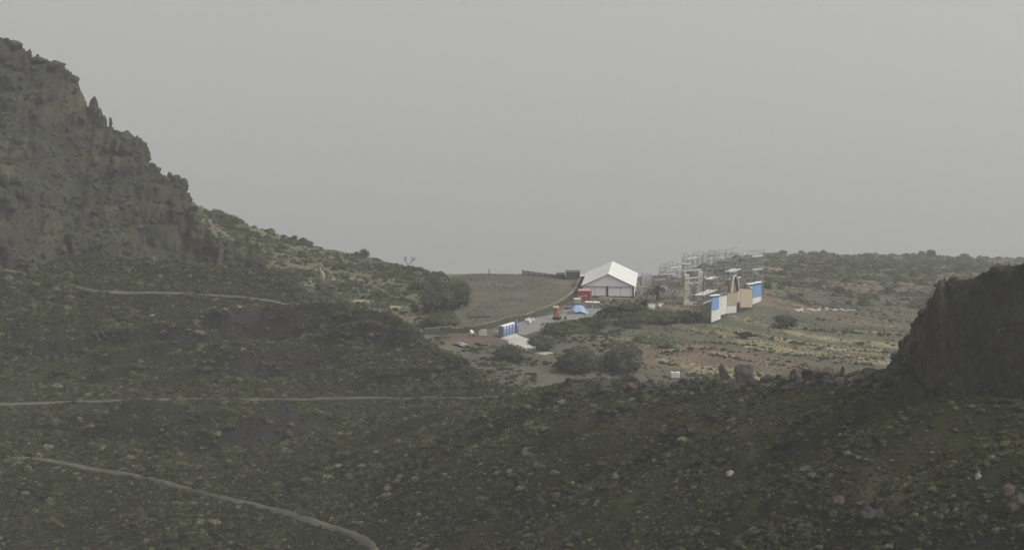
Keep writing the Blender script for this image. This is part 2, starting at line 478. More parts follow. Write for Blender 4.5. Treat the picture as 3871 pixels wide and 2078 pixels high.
def ground_mat(name, fine=2.2, bump=0.8):
    m, nt, b = new_mat(name)
    at = nt.nodes.new('ShaderNodeVertexColor'); at.layer_name = 'tone'
    tc = nt.nodes.new('ShaderNodeTexCoord')
    n1 = nt.nodes.new('ShaderNodeTexNoise'); n1.inputs['Scale'].default_value = fine; n1.inputs['Detail'].default_value = 6; n1.inputs['Roughness'].default_value = 0.7
    n2 = nt.nodes.new('ShaderNodeTexNoise'); n2.inputs['Scale'].default_value = 0.13; n2.inputs['Detail'].default_value = 4
    n3 = nt.nodes.new('ShaderNodeTexNoise'); n3.inputs['Scale'].default_value = 0.6; n3.inputs['Detail'].default_value = 4
    for n in (n1, n2, n3):
        nt.links.new(tc.outputs['Object'], n.inputs['Vector'])
    mr = nt.nodes.new('ShaderNodeMapRange'); mr.inputs['From Min'].default_value = 0.25; mr.inputs['From Max'].default_value = 0.75
    mr.inputs['To Min'].default_value = 0.45; mr.inputs['To Max'].default_value = 1.6
    nt.links.new(n1.outputs[0], mr.inputs['Value'])
    mr2 = nt.nodes.new('ShaderNodeMapRange'); mr2.inputs['From Min'].default_value = 0.3; mr2.inputs['From Max'].default_value = 0.7
    mr2.inputs['To Min'].default_value = 0.75; mr2.inputs['To Max'].default_value = 1.25
    nt.links.new(n2.outputs[0], mr2.inputs['Value'])
    mu = nt.nodes.new('ShaderNodeMath'); mu.operation = 'MULTIPLY'
    nt.links.new(mr.outputs[0], mu.inputs[0]); nt.links.new(mr2.outputs[0], mu.inputs[1])
    sc_ = nt.nodes.new('ShaderNodeVectorMath'); sc_.operation = 'SCALE'
    nt.links.new(at.outputs['Color'], sc_.inputs[0]); nt.links.new(mu.outputs[0], sc_.inputs['Scale'])
    # patches of a warmer earth
    cr = nt.nodes.new('ShaderNodeMapRange'); cr.inputs['From Min'].default_value = 0.55; cr.inputs['From Max'].default_value = 0.72
    nt.links.new(n3.outputs[0], cr.inputs['Value'])
    mix = nt.nodes.new('ShaderNodeMix'); mix.data_type = 'RGBA'; mix.blend_type = 'MULTIPLY'
    mix.inputs['B'].default_value = (1.25, 0.92, 0.75, 1)
    nt.links.new(cr.outputs[0], mix.inputs['Factor']); nt.links.new(sc_.outputs[0], mix.inputs['A'])
    nt.links.new(mix.outputs['Result'], b.inputs['Base Color'])
    b.inputs['Roughness'].default_value = 0.95
    b.inputs['Specular IOR Level'].default_value = 0.1
    bp = nt.nodes.new('ShaderNodeBump'); bp.inputs['Strength'].default_value = bump; bp.inputs['Distance'].default_value = 0.35
    nt.links.new(n1.outputs[0], bp.inputs['Height']); nt.links.new(bp.outputs[0], b.inputs['Normal'])
    return m

def foliage_mat(name, c1, c2, c3=None, rough=0.75):
    """leaf colour: differs from plant to plant (object random) and from leaf to leaf (tone attribute, with painted core shading)"""
    m, nt, b = new_mat(name)
    oi = nt.nodes.new('ShaderNodeObjectInfo')
    rp = nt.nodes.new('ShaderNodeValToRGB')
    rp.color_ramp.elements[0].color = (*c1, 1); rp.color_ramp.elements[1].color = (*c2, 1)
    if c3:
        e = rp.color_ramp.elements.new(0.82); e.color = (*c2, 1)
        rp.color_ramp.elements[-1].color = (*c3, 1)
    nt.links.new(oi.outputs['Random'], rp.inputs['Fac'])
    at = nt.nodes.new('ShaderNodeVertexColor'); at.layer_name = 'tone'
    mx = nt.nodes.new('ShaderNodeMix'); mx.data_type = 'RGBA'; mx.blend_type = 'MULTIPLY'; mx.inputs['Factor'].default_value = 1.0
    nt.links.new(rp.outputs[0], mx.inputs['A']); nt.links.new(at.outputs['Color'], mx.inputs['B'])
    nt.links.new(mx.outputs['Result'], b.inputs['Base Color'])
    b.inputs['Roughness'].default_value = rough
    b.inputs['Specular IOR Level'].default_value = 0.15
    return m

MAT = {}
MAT['ground'] = ground_mat('earth_and_scrub')
MAT['rockface'] = ground_mat('volcanic_rock', fine=1.1, bump=1.0)
MAT['sage'] = foliage_mat('grey_green_leaves', (0.052, 0.065, 0.027), (0.112, 0.130, 0.060), (0.23, 0.245, 0.135))
MAT['olive'] = foliage_mat('olive_leaves', (0.027, 0.035, 0.013), (0.064, 0.074, 0.031), (0.110, 0.110, 0.05))
MAT['lime'] = foliage_mat('lime_spurge_leaves', (0.115, 0.145, 0.055), (0.18, 0.21, 0.09))
MAT['brown'] = foliage_mat('dry_brown_twigs', (0.054, 0.049, 0.030), (0.112, 0.100, 0.062), (0.22, 0.205, 0.14))
MAT['straw'] = foliage_mat('straw_grass', (0.44, 0.40, 0.24), (0.66, 0.62, 0.42))
MAT['dark'] = foliage_mat('dark_tree_leaves', (0.060, 0.070, 0.040), (0.085, 0.095, 0.056))
MAT['palm'] = foliage_mat('palm_frond_green', (0.045, 0.060, 0.028), (0.070, 0.085, 0.042))
MAT['bark'] = simple('bark', (0.075, 0.062, 0.05), 0.9, 0.35, 8, bump=0.5)
MAT['stone_grey'] = simple('grey_lava_stone', (0.105, 0.103, 0.088), 0.92, 0.45, 2.5, bump=0.6)
MAT['stone_pale'] = simple('pale_stone', (0.27, 0.265, 0.235), 0.92, 0.35, 2.5, bump=0.5)
MAT['stone_red'] = simple('rusty_red_lava_stone', (0.098, 0.074, 0.060), 0.92, 0.45, 2.5, bump=0.6)
MAT['stone_dark'] = simple('dark_lava_stone', (0.062, 0.058, 0.052), 0.92, 0.45, 2.2, bump=0.6)
MAT['stone_tan'] = simple('tan_tuff_stone', (0.34, 0.29, 0.19), 0.92, 0.35, 2.0, bump=0.6)

# ------------------------------------------------------------------ mesh helpers
def tag(o, label=None, cat=None, group=None, kind=None):
    if label: o['label'] = label
    if cat: o['category'] = cat
    if group: o['group'] = group
    if kind: o['kind'] = kind
    return o

def empty(name, loc=(0, 0, 0), rz=0.0):
    o = bpy.data.objects.new(name, None)
    o.location = loc; o.rotation_euler = (0, 0, rz); o.empty_display_size = 0.3
    col.objects.link(o)
    return o

def obj_from(name, me, mat=None, parent=None, loc=None, rot=None, scale=None):
    o = bpy.data.objects.new(name, me)
    if mat is not None and not me.materials:
        me.materials.append(mat)
    if loc is not None: o.location = loc
    if rot is not None: o.rotation_euler = rot
    if scale is not None: o.scale = scale
    o.parent = parent
    col.objects.link(o)
    return o

class MB:
    def __init__(self):
        self.v, self.f = [], []
    def add(self, vs_, fs_):
        n = len(self.v)
        self.v += [tuple(q) for q in vs_]
        self.f += [tuple(i + n for i in q) for q in fs_]
        return self
    def box(self, c, s, rot=None):
        c = Vector(c); h = Vector(s) / 2
        M = Matrix.Rotation(rot, 3, 'Z') if isinstance(rot, (int, float)) else (rot or Matrix.Identity(3))
        vs_ = [c + M @ Vector((sx * h.x, sy * h.y, sz * h.z)) for sz in (-1, 1) for sy in (-1, 1) for sx in (-1, 1)]
        return self.add(vs_, [(0, 2, 3, 1), (4, 5, 7, 6), (0, 1, 5, 4), (2, 6, 7, 3), (0, 4, 6, 2), (1, 3, 7, 5)])
    def tube(self, a, b, r, n=6, r2=None):
        a, b = Vector(a), Vector(b)
        r2 = r if r2 is None else r2
        q = (b - a).to_track_quat('Z', 'Y').to_matrix()
        vs_ = []
        for p_, rr in ((a, r), (b, r2)):
            for i in range(n):
                t = 2 * math.pi * i / n
                vs_.append(p_ + q @ Vector((math.cos(t) * rr, math.sin(t) * rr, 0)))
        fs_ = [(i, (i + 1) % n, n + (i + 1) % n, n + i) for i in range(n)]
        fs_ += [tuple(range(n - 1, -1, -1)), tuple(range(n, 2 * n))]
        return self.add(vs_, fs_)
    def slab(self, pts, t):
        """closed plate: outline pts thickened by vector t"""
        n = len(pts); t = Vector(t)
        vs_ = [Vector(q) for q in pts] + [Vector(q) + t for q in pts]
        fs_ = [tuple(range(n - 1, -1, -1)), tuple(range(n, 2 * n))]
        fs_ += [(i, (i + 1) % n, n + (i + 1) % n, n + i) for i in range(n)]
        return self.add(vs_, fs_)
    def mesh(self, name):
        me = bpy.data.meshes.new(name)
        me.from_pydata(self.v, [], self.f); me.update()
        return me
    def build(self, name, mat, parent=None, loc=None, rz=None, smooth=False):
        me = self.mesh(name)
        if smooth:
            me.polygons.foreach_set('use_smooth', [True] * len(me.polygons))
        return obj_from(name, me, mat, parent, loc, (0, 0, rz) if rz is not None else None)

def set_tone(me, rgb):
    """rgb: (nverts, 3) surface colour per vertex"""
    ca = me.color_attributes.new('tone', 'FLOAT_COLOR', 'POINT')
    a = np.ones((len(rgb), 4), np.float32); a[:, :3] = rgb
    ca.data.foreach_set('color', a.ravel())

def grid_mesh(name, X, Y, Z, tone, smooth=True, keep=None):
    ny, nx = X.shape
    vsn = np.stack([X.ravel(), Y.ravel(), Z.ravel()], 1)
    i = np.arange(nx * ny).reshape(ny, nx)
    q = np.stack([i[:-1, :-1].ravel(), i[:-1, 1:].ravel(), i[1:, 1:].ravel(), i[1:, :-1].ravel()], 1)
    if keep is not None:
        k = keep.ravel()
        q = q[k[q].any(axis=1)]
        used = np.zeros(nx * ny, bool); used[q.ravel()] = True
        remap = np.cumsum(used) - 1
        vsn = vsn[used]; q = remap[q]
        tone = tone.reshape(-1, 3)[used]
    me = bpy.data.meshes.new(name)
    me.vertices.add(len(vsn)); me.vertices.foreach_set('co', vsn.astype(np.float32).ravel())
    me.loops.add(q.size); me.loops.foreach_set('vertex_index', q.astype(np.int32).ravel())
    me.polygons.add(len(q))
    me.polygons.foreach_set('loop_start', np.arange(0, q.size, 4, dtype=np.int32))
    me.polygons.foreach_set('loop_total', np.full(len(q), 4, np.int32))
    me.polygons.foreach_set('use_smooth', np.full(len(q), smooth))
    me.update(calc_edges=True)
    set_tone(me, tone.reshape(-1, 3))
    return me

def mixc(a, b, t):
    t = np.asarray(t)[..., None]
    return np.asarray(a) * (1 - t) + np.asarray(b) * t

def hills_coarse(X, Y):
    return gz_of(_HB, X, Y)

def slope_of(X, Y, Z):
    dzy, dzx = np.gradient(Z)
    dx = np.gradient(X, axis=1); dy = np.gradient(Y, axis=0)
    return np.hypot(dzx / dx, dzy / dy)

# ------------------------------------------------------------------ the setting
# near slopes
xs_ = np.concatenate([np.arange(-270, -120, 2.0), np.arange(-120, -30, 0.8), np.arange(-30, 82, 0.55), np.arange(82, 262, 3.0)])
ys_ = np.concatenate([np.arange(60, 130, 4.0), np.arange(130, 270, 0.55), np.arange(270, 452, 0.8), np.arange(452, 472, 2.0)])
X, Y = np.meshgrid(xs_, ys_)
Z = hills(X, Y)
sl = slope_of(X, Y, hills_coarse(X, Y))
pu, pv, _ = project(X, Y, Z)
n1 = fbm(X / 9, Y / 9, octaves=4, seed=101); n2 = fbm(X / 30, Y / 30, octaves=3, seed=105)
T = mixc((0.020, 0.024, 0.010), (0.029, 0.027, 0.014), sstep(0.05, 0.45, n1))
T = mixc(T, (0.043, 0.050, 0.022), sstep(0.1, 0.5, -n2) * 0.7)
red = np.exp(-(((pu - 580) / 40) ** 2 + ((pv - 418) / 14) ** 2)) + 0.8 * np.exp(-(((pu - 210) / 110) ** 2 + ((pv - 393) / 6) ** 2)) \
    + 0.7 * np.exp(-(((pu - 890) / 40) ** 2 + ((pv - 490) / 25) ** 2)) + 0.6 * np.exp(-(((pu - 700) / 60) ** 2 + ((pv - 425) / 16) ** 2))
T = mixc(T, (0.125, 0.085, 0.066), np.clip(red * (0.75 + 0.8 * n1), 0, 0.85))
T = mixc(T, (0.036, 0.035, 0.033), sstep(0.75, 1.15, sl + 0.2 * n1))
me = grid_mesh('hillside', X, Y, Z, T)
near_hill = tag(obj_from('hillside', me, MAT['ground']), kind='structure')

# plateau with the site, right-hand ridge and the green slope on the left
X, Y = np.meshgrid(np.arange(-300, 440, 2.0), np.arange(336, 1700, 2.0))
Z = plateau(X, Y)
pu, pv, _ = project(X, Y, Z)
n1 = fbm(X / 12, Y / 12, octaves=4, seed=121); n2 = fbm(X / 40, Y / 40, octaves=3, seed=125)
s_ = Y + 0.75 * X
stripe = fbm(X / 55, s_ / 6.5, octaves=3, seed=131)
Tl = mixc((0.125, 0.130, 0.085), (0.19, 0.155, 0.105), sstep(0.05, 0.45, n1))
Tf = mixc((0.108, 0.112, 0.080), (0.125, 0.116, 0.088), sstep(-0.2, 0.4, n2 + 0.4 * n1))
Tr = mixc((0.108, 0.112, 0.076), (0.172, 0.135, 0.095), sstep(-0.25, 0.3, n2 + 0.5 * stripe))
nearr = sstep(470, 400, Y)
Tr = mixc(Tr, (0.36, 0.32, 0.18), nearr * sstep(0.22, 0.42, stripe) * 0.95)
Tr = mixc(Tr, (0.30, 0.24, 0.17), (1 - nearr) * sstep(0.30, 0.5, stripe) * 0.6)
Tr = mixc(Tr, (0.075, 0.085, 0.06), sstep(0.28, 0.5, -stripe) * 0.7)
wl = sstep(470, 440, pu); wr = sstep(560, 680, pu)
T = mixc(mixc(Tf, Tl, wl), Tr, wr)
dirt = np.exp(-(((pu - 476) / 22) ** 2 + ((pv - 339) / 5) ** 2))
T = mixc(T, (0.165, 0.115, 0.095), np.clip(dirt * 1.2, 0, 0.95))
T = mixc(T, (0.19, 0.15, 0.12), 0.8 * np.exp(-(((pu - 575) / 18) ** 2 + ((pv - 282) / 2.2) ** 2)))
me = grid_mesh('plateau', X, Y, Z, T)
tag(obj_from('plateau', me, MAT['ground']), kind='structure')

def crag(name, fn, x0, x1, y0, y1, step, seed, under, amp, fs, darker):
    X, Y = np.meshgrid(np.arange(x0, x1, step), np.arange(y0, y1, step))
    Z = fn(X, Y)
    sl = slope_of(X, Y, Z)
    w = sstep(0.7, 1.5, sl)
    # fissures: push the face in and out along the view depth
    Yd = Y - w * amp * (fbm(X / fs, Z / (fs * 2.2), octaves=4, seed=seed) + 0.6 * np.abs(fbm(X / (fs * .35), Z / (fs * .9), octaves=2, seed=seed + 7)))
    n1 = fbm(X / 5, Z / 5, octaves=4, seed=seed + 3); n2 = fbm(X / 14, Z / 9, octaves=3, seed=seed + 5)
    rock = mixc(np.array((0.054, 0.054, 0.042)) * darker, np.array((0.082, 0.077, 0.056)) * darker, sstep(-0.1, 0.5, n1))
    rock = mixc(rock, np.array((0.105, 0.098, 0.060)) * darker, sstep(0.3, 0.6, n2) * 0.6)
    veg = mixc(np.array((0.050, 0.056, 0.032)) * darker, np.array((0.070, 0.072, 0.043)) * darker, sstep(-0.2, 0.4, n1))
    T = mixc(veg, rock, sstep(0.75, 1.2, sl + 0.3 * n2))
    keep = Z > gz(X, Y) - under
    me = grid_mesh(name, X, Yd, Z, T, smooth=True, keep=keep)
    tag(obj_from(name, me, MAT['rockface']), kind='structure')
    ok = (keep & (sl > 0.55)).ravel()
    return np.stack([X.ravel()[ok], Yd.ravel()[ok], Z.ravel()[ok]], 1)

MT_PTS = crag('mountain', mountain, -225, -18, 378, 540, 0.55, 201, 6.0, 2.6, 3.2, 0.85)
BL_PTS = crag('rock_bluff', bluff, 30, 120, 150, 245, 0.35, 241, 3.0, 0.8, 1.8, 1.0)

# sea far below
m, nt, b = new_mat('misty_sea')
b.inputs['Base Color'].default_value = (0.20, 0.21, 0.21, 1)
b.inputs['Roughness'].default_value = 0.55
b.inputs['IOR'].default_value = 1.33
tc = nt.nodes.new('ShaderNodeTexCoord')
nz = nt.nodes.new('ShaderNodeTexNoise'); nz.inputs['Scale'].default_value = 0.02; nz.inputs['Detail'].default_value = 6
bp = nt.nodes.new('ShaderNodeBump'); bp.inputs['Strength'].default_value = 0.4; bp.inputs['Distance'].default_value = 2.0
nt.links.new(tc.outputs['Object'], nz.inputs['Vector']); nt.links.new(nz.outputs[0], bp.inputs['Height']); nt.links.new(bp.outputs[0], b.inputs['Normal'])
me = bpy.data.meshes.new('sea')
me.from_pydata([(-14000, -3000, -450), (14000, -3000, -450), (14000, 24000, -450), (-14000, 24000, -450)], [], [(0, 1, 2, 3)])
tag(obj_from('sea', me, m), kind='structure')

# mist
hz = MB().box((0, 10500, (90 - 451) / 2), (28100, 27100, 541)).build('haze', None)
hm = bpy.data.materials.new('mist')
hm.use_nodes = True
nt = hm.node_tree
for n in list(nt.nodes):
    nt.nodes.remove(n)
out = nt.nodes.new('ShaderNodeOutputMaterial')
pvn = nt.nodes.new('ShaderNodeVolumePrincipled')
pvn.inputs['Color'].default_value = (0.985, 0.985, 0.985, 1)
pvn.inputs['Density'].default_value = HAZE_DENSITY
pvn.inputs['Anisotropy'].default_value = 0.25
nt.links.new(pvn.outputs[0], out.inputs['Volume'])
hz.data.materials.append(hm)
tag(hz, kind='stuff')

# ------------------------------------------------------------------ plants: prototypes
def leaf_mesh(name, blobs, n, size, seed, tone_lo=0.55, tone_hi=1.35, flat=0.0, core=0.72, mat=None, up=0.35, spiky=0.0):
    """foliage: small leaf faces spread through the outer part of a few lumpy blobs, over a dark inner core.
    blobs: (x, y, z, rx, ry, rz)"""
    r = np.random.default_rng(seed)
    wts = np.array([q[3] * q[4] + q[3] * q[5] for q in blobs]); wts = wts / wts.sum()
    V, F, T = [], [], []
    for bi, q in enumerate(blobs):
        k = max(6, int(n * wts[bi]))
        d = r.normal(size=(k, 3)); d /= np.linalg.norm(d, axis=1)[:, None]
        d[:, 2] = np.where(d[:, 2] < -0.15, -d[:, 2], d[:, 2])
        lump = 1 + 0.28 * np.array([mnoise.noise(Vector(w_ * 2.3) + Vector((seed * 3.1, bi * 5.7, 0))) for w_ in d])
        rad = (0.72 + 0.36 * r.random(k) ** 0.6) * lump
        c = np.array(q[:3]) + d * rad[:, None] * np.array(q[3:])
        nrm = d + r.normal(size=(k, 3)) * 0.55 + np.array((0, 0, up)); nrm /= np.linalg.norm(nrm, axis=1)[:, None]
        t1 = np.cross(nrm, r.normal(size=(k, 3))); t1 /= np.linalg.norm(t1, axis=1)[:, None] + 1e-9
        t2 = np.cross(nrm, t1)
        s = size * (0.6 + 0.8 * r.random(k))[:, None]
        base = len(V)
        t1 = t1 * (1 + spiky)
        quad = np.stack([c - t1 * s, c - t2 * s * 0.55, c + t1 * s, c + t2 * s * 0.55], 1)
        V += [tuple(w_) for w_ in quad.reshape(-1, 3)]
        F += [(base + 4 * j, base + 4 * j + 1, base + 4 * j + 2, base + 4 * j + 3) for j in range(k)]
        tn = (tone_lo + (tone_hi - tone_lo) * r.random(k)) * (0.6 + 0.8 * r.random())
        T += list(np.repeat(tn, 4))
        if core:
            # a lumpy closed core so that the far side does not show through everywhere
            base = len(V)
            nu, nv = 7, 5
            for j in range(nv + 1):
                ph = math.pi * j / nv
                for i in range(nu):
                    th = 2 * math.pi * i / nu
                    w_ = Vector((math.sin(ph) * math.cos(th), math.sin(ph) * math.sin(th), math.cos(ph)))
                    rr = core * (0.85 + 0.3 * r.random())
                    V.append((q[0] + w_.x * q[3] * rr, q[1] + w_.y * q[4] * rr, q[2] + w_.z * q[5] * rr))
                    T.append(0.5 + 0.4 * max(0.0, w_.z))  # shading painted into the core: dark inside, lighter towards the top
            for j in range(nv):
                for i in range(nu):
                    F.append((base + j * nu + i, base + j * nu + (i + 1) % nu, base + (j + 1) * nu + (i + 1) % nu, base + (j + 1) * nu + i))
    me = bpy.data.meshes.new(name)
    me.from_pydata(V, [], F); me.update()
    set_tone(me, np.repeat(np.array(T)[:, None], 3, 1))
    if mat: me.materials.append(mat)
    return me

def dome(seed, w=1.0, h=0.8, lobes=4):
    r = random.Random(seed)
    b = [(0, 0, h * 0.35, 0.62 * w, 0.62 * w, h * 0.55)]
    for i in range(lobes):
        a = r.uniform(0, 6.28); d = r.uniform(0.3, 0.6) * w; s = r.uniform(0.35, 0.55)
        b.append((math.cos(a) * d, math.sin(a) * d, h * r.uniform(0.08, 0.38), s * w, s * w, s * h * 1.0))
    return b

KINDS = ['sage', 'sage', 'olive', 'olive', 'olive', 'lime', 'brown', 'brown', 'tuft', 'straw']
SHRUB = []
for i, k in enumerate(KINDS):
    if k == 'tuft':
        me = leaf_mesh('dry_tuft', [(0, 0, 0.15, 0.7, 0.7, 0.5)], 70, 0.16, 300 + i, core=0.5, mat=MAT['brown'], spiky=2.0, up=0.0)
    elif k == 'straw':
        me = leaf_mesh('straw_tuft', [(0, 0, 0.15, 0.7, 0.7, 0.5)], 70, 0.16, 300 + i, core=0.5, mat=MAT['straw'], spiky=2.0, up=0.0)
    elif k == 'lime':
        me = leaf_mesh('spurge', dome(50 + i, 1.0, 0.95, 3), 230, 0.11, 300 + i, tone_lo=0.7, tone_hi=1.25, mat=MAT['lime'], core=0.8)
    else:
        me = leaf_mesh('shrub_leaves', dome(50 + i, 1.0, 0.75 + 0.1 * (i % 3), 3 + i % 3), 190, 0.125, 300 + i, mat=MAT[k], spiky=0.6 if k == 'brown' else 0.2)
    SHRUB.append(me)

def rock_mesh(name, seed, sub=2, sq=(1, 0.85, 0.65), rough=0.35, mat=None, smooth=False):
    import bmesh
    bm = bmesh.new()
    bmesh.ops.create_icosphere(bm, subdivisions=sub, radius=1.0)
    o = Vector((seed * 7.3, seed * 1.9, seed * 4.1))
    r = random.Random(seed)
    cuts = [(Vector((r.gauss(0, 1), r.gauss(0, 1), r.gauss(0, 1))).normalized(), r.uniform(0.55, 0.85)) for _ in range(7)]
    for v in bm.verts:
        p = v.co.copy()
        for n_, d_ in cuts:
            e = p.dot(n_) - d_
            if e > 0: p -= n_ * e * 0.9
        p *= 1 + rough * mnoise.noise(p * 1.7 + o) + rough * 0.4 * mnoise.noise(p * 4.5 + o)
        v.co = Vector((p.x * sq[0], p.y * sq[1], p.z * sq[2]))
    me = bpy.data.meshes.new(name)
    bm.to_mesh(me); bm.free()
    if mat: me.materials.append(mat)
    if smooth: me.polygons.foreach_set('use_smooth', [True] * len(me.polygons))
    return me

ROCKS = []
for i, mk in enumerate(['stone_grey', 'stone_grey', 'stone_pale', 'stone_red', 'stone_dark', 'stone_grey']):
    ROCKS.append(rock_mesh('stone_shape', 11 + i, 2, (1, 0.8, 0.6), 0.35, MAT[mk]))

# ------------------------------------------------------------------ scatter
ROAD_UV = [(618, 303), (600, 306), (585, 311), (570, 316), (550, 320.5), (535, 324.5), (520, 329), (507, 333)]
LOT_UV = [(507, 333.5), (513, 338), (520, 341), (529, 347), (541, 352), (551, 354)]

def sample(n, x0, x1, y0, y1):
    return rng.uniform(x0, x1, n), rng.uniform(y0, y1, n)

def in_view(x, y, z, mu=120, mv=90):
    u, v, _ = project(x, y, z)
    return (u > -mu) & (u < 1024 + mu) & (v < 549 + mv)

pts = []      # x, y, z, scale, kind index
def scatter(n, x0, x1, y0, y1, layers, dens, size, kinds, kp, sink=0.12):
    x, y = sample(n, x0, x1, y0, y1)
    z = gz(x, y)
    ok = in_view(x, y, z) & np.isin(layer_at(x, y), layers) & (rng.random(n) < dens(x, y, z))
    ok[ok] &= path_dist(x[ok], y[ok]) > 1.5 * rng.random(ok.sum()) ** 2.2 - 0.25
    x, y, z = x[ok], y[ok], z[ok]
    s = size(x, y)
    k = rng.choice(kinds, len(x), p=np.array(kp) / np.sum(kp))
    pts.append(np.stack([x, y, z - sink * s, s, k], 1))

_gys, _gxs = np.gradient(blur(_G, 1, 2))
_SL = np.hypot(_gxs, _gys)
def steep(x, y):
    return _SL[np.clip(np.round(y - GY0).astype(int), 0, _SL.shape[0] - 1), np.clip(np.round(x - GX0).astype(int), 0, _SL.shape[1] - 1)]
cover = lambda x, y, z: (0.42 + 0.58 * sstep(-0.35, 0.2, fbm(x / 13, y / 13, octaves=3, seed=401))) * (1 - 0.7 * sstep(0.9, 1.3, steep(x, y)))
clump = lambda x, y: 0.62 + 0.75 * sstep(-0.25, 0.45, fbm(x / 7.0, y / 7.0, octaves=3, seed=403))
lsz = lambda lo, hi, near: (lambda x, y: clump(x, y) * (lo + (hi - lo) * rng.random(len(x)) ** 2.4) * np.interp(y, [140, 300, 420], [near, 0.95, 1.1]))
# near and middle slopes
scatter(135000, -90, 80, 130, 300, [0], cover, lsz(0.16, 0.78, 0.8), [0, 1, 2, 3, 4, 5, 6, 7, 8], [6, 6, 5, 5, 4, 0.5, 2.5, 2, 2])
scatter(75000, -135, 30, 280, 450, [0], cover, lsz(0.24, 1.05, 0.9), [0, 1, 2, 3, 4, 5, 6, 7, 8], [6, 6, 5, 5, 4, 0.5, 2.5, 2, 2])
# a finer layer of seedlings, twigs and tufts between the bushes
scatter(120000, -70, 75, 135, 290, [0, 3], lambda x, y, z: 0.9 + 0 * x, lambda x, y: 0.06 + 0.13 * rng.random(len(x)) ** 2, [0, 1, 2, 3, 6, 7, 8], [5, 5, 3, 3, 4, 3, 4])
scatter(50000, -130, 10, 285, 440, [0], lambda x, y, z: 0.9 + 0 * x, lambda x, y: 0.12 + 0.2 * rng.random(len(x)) ** 2, [0, 1, 2, 3, 6, 7, 8], [5, 5, 3, 3, 3, 3, 4])
# crag and bluff: only thin cover
thin = lambda x, y, z: (0.35 + 0.65 * sstep(-0.3, 0.3, fbm(x / 10, y / 10, octaves=3, seed=411))) * (0.12 + 0.88 * sstep(1.25, 0.7, steep(x, y)))
scatter(22000, -150, -20, 380, 500, [2], thin, lsz(0.3, 1.0, 1.0), [0, 1, 2, 3, 4, 6], [3, 3, 5, 5, 5, 2])
scatter(16000, 30, 75, 140, 235, [3], thin, lsz(0.18, 0.6, 0.9), [0, 1, 2, 3, 4, 6], [3, 3, 5, 5, 5, 2])
# green slope behind the crag
gslope = lambda x, y, z: sstep(452, 430, u_of(x, y)) * (0.25 + 0.75 * sstep(-0.3, 0.2, fbm(x / 11, y / 11, octaves=3, seed=421)))
scatter(16000, -120, -10, 400, 560, [1], gslope, lsz(0.35, 1.5, 1.0), [0, 1, 2, 3, 5, 6], [7, 7, 3, 2, 1.6, 1.5])
# right-hand plain: sparse low stuff near, bushy towards the ridge
rplain = lambda x, y, z: sstep(560, 620, u_of(x, y)) * np.interp(y, [370, 430, 520, 620], [0.25, 0.12, 0.25, 0.8]) * sstep(-0.45, 0.15, fbm(x / 16, (y + .75 * x) / 9, octaves=3, seed=431)) * np.where((y < 500) & (x > 22) & (x < 62) & (y > 426), 0.25, 1)
scatter(9000, 10, 260, 370, 560, [1], rplain, lsz(0.25, 0.85, 1.0), [0, 2, 3, 4, 6, 7, 8], [4, 4, 3, 2, 4, 3, 6])
low = lambda x, y, z: sstep(560, 640, u_of(x, y)) * (0.25 + 0.75 * sstep(-0.3, 0.3, fbm(x / 20, (y + .75 * x) / 5, octaves=3, seed=433))) * np.where((x > 20) & (x < 60) & (y > 430) & (y < 505), 0.3, 1)
scatter(30000, 12, 180, 365, 640, [1], low, lsz(0.14, 0.40, 1.0), [0, 2, 6, 7, 8], [4, 3, 3, 3, 9])
ROWS = [[(660, 360), (668, 361.5), (690, 365), (715, 368.1)], [(700, 352), (729.4, 355.8), (743.8, 358.4), (768.4, 361.5), (789, 364.5), (805, 367)], [(735, 332), (747.9, 333.7), (783.8, 338.9), (809.5, 343.5), (850, 348), (885, 351)],
        [(786.9, 341), (811.6, 343)], [(745, 347), (793, 353.2), (830, 355.8), (885, 357)], [(835, 361), (846.5, 361.5), (871, 363.5)], [(690, 372), (760, 373)], [(660, 352), (700, 347), (740, 351)], [(800, 328), (850, 331), (900, 334)], [(690, 340), (740, 343), (775, 349)]]
for ri, row in enumerate(ROWS):
    q = np.array([(p_.x, p_.y) for p_ in [hit(u_, v_, 360) for u_, v_ in smooth_line(row, 4)]])
    L = np.hypot(*np.diff(q, axis=0).T).sum(); n_ = int(L * 15)
    t_ = rng.random(n_); i_ = np.linspace(0, 1, len(q))
    gap = fbm(t_ * L / 6.0, np.full(n_, ri * 3.7), octaves=2, seed=140) > (-.25 if ri < 7 else 0.05)
    x = np.interp(t_, i_, q[:, 0]) + rng.normal(0, .25, n_); y = np.interp(t_, i_, q[:, 1]) + rng.normal(0, .38, n_)
    sz = 0.18 + 0.34 * rng.random(n_)
    pts.append(np.stack([x, y, gz(x, y) - .04, sz, rng.choice([9, 9, 9, 8], n_)], 1)[gap])
    n2_ = int(L * 2.2)
    t_ = rng.random(n2_)
    x = np.interp(t_, i_, q[:, 0]) + rng.normal(0, .3, n2_); y = np.interp(t_, i_, q[:, 1]) - 2.0 + rng.normal(0, .5, n2_)
    pts.append(np.stack([x, y, gz(x, y) - .06, 0.25 + 0.5 * rng.random(n2_) ** 2, rng.choice([2, 3, 4, 0], n2_)], 1))
straw = lambda x, y, z: 0.25 *  sstep(600, 650, u_of(x, y)) * sstep(460, 420, y) * sstep(0.10, 0.30, fbm(x / 55, (y + .75 * x) / 6.5, octaves=3, seed=131))
scatter(36000, 12, 130, 365, 460, [1], straw, lsz(0.16, 0.42, 1.0), [9, 8], [8, 2])
field = lambda x, y, z: sstep(455, 470, u_of(x, y)) * sstep(585, 575, u_of(x, y)) * (y > 428) * 0.8
scatter(5000, -25, 20, 425, 508, [1], field, lsz(0.10, 0.24, 1.0), [0, 2, 8], [4, 3, 5], sink=.3)
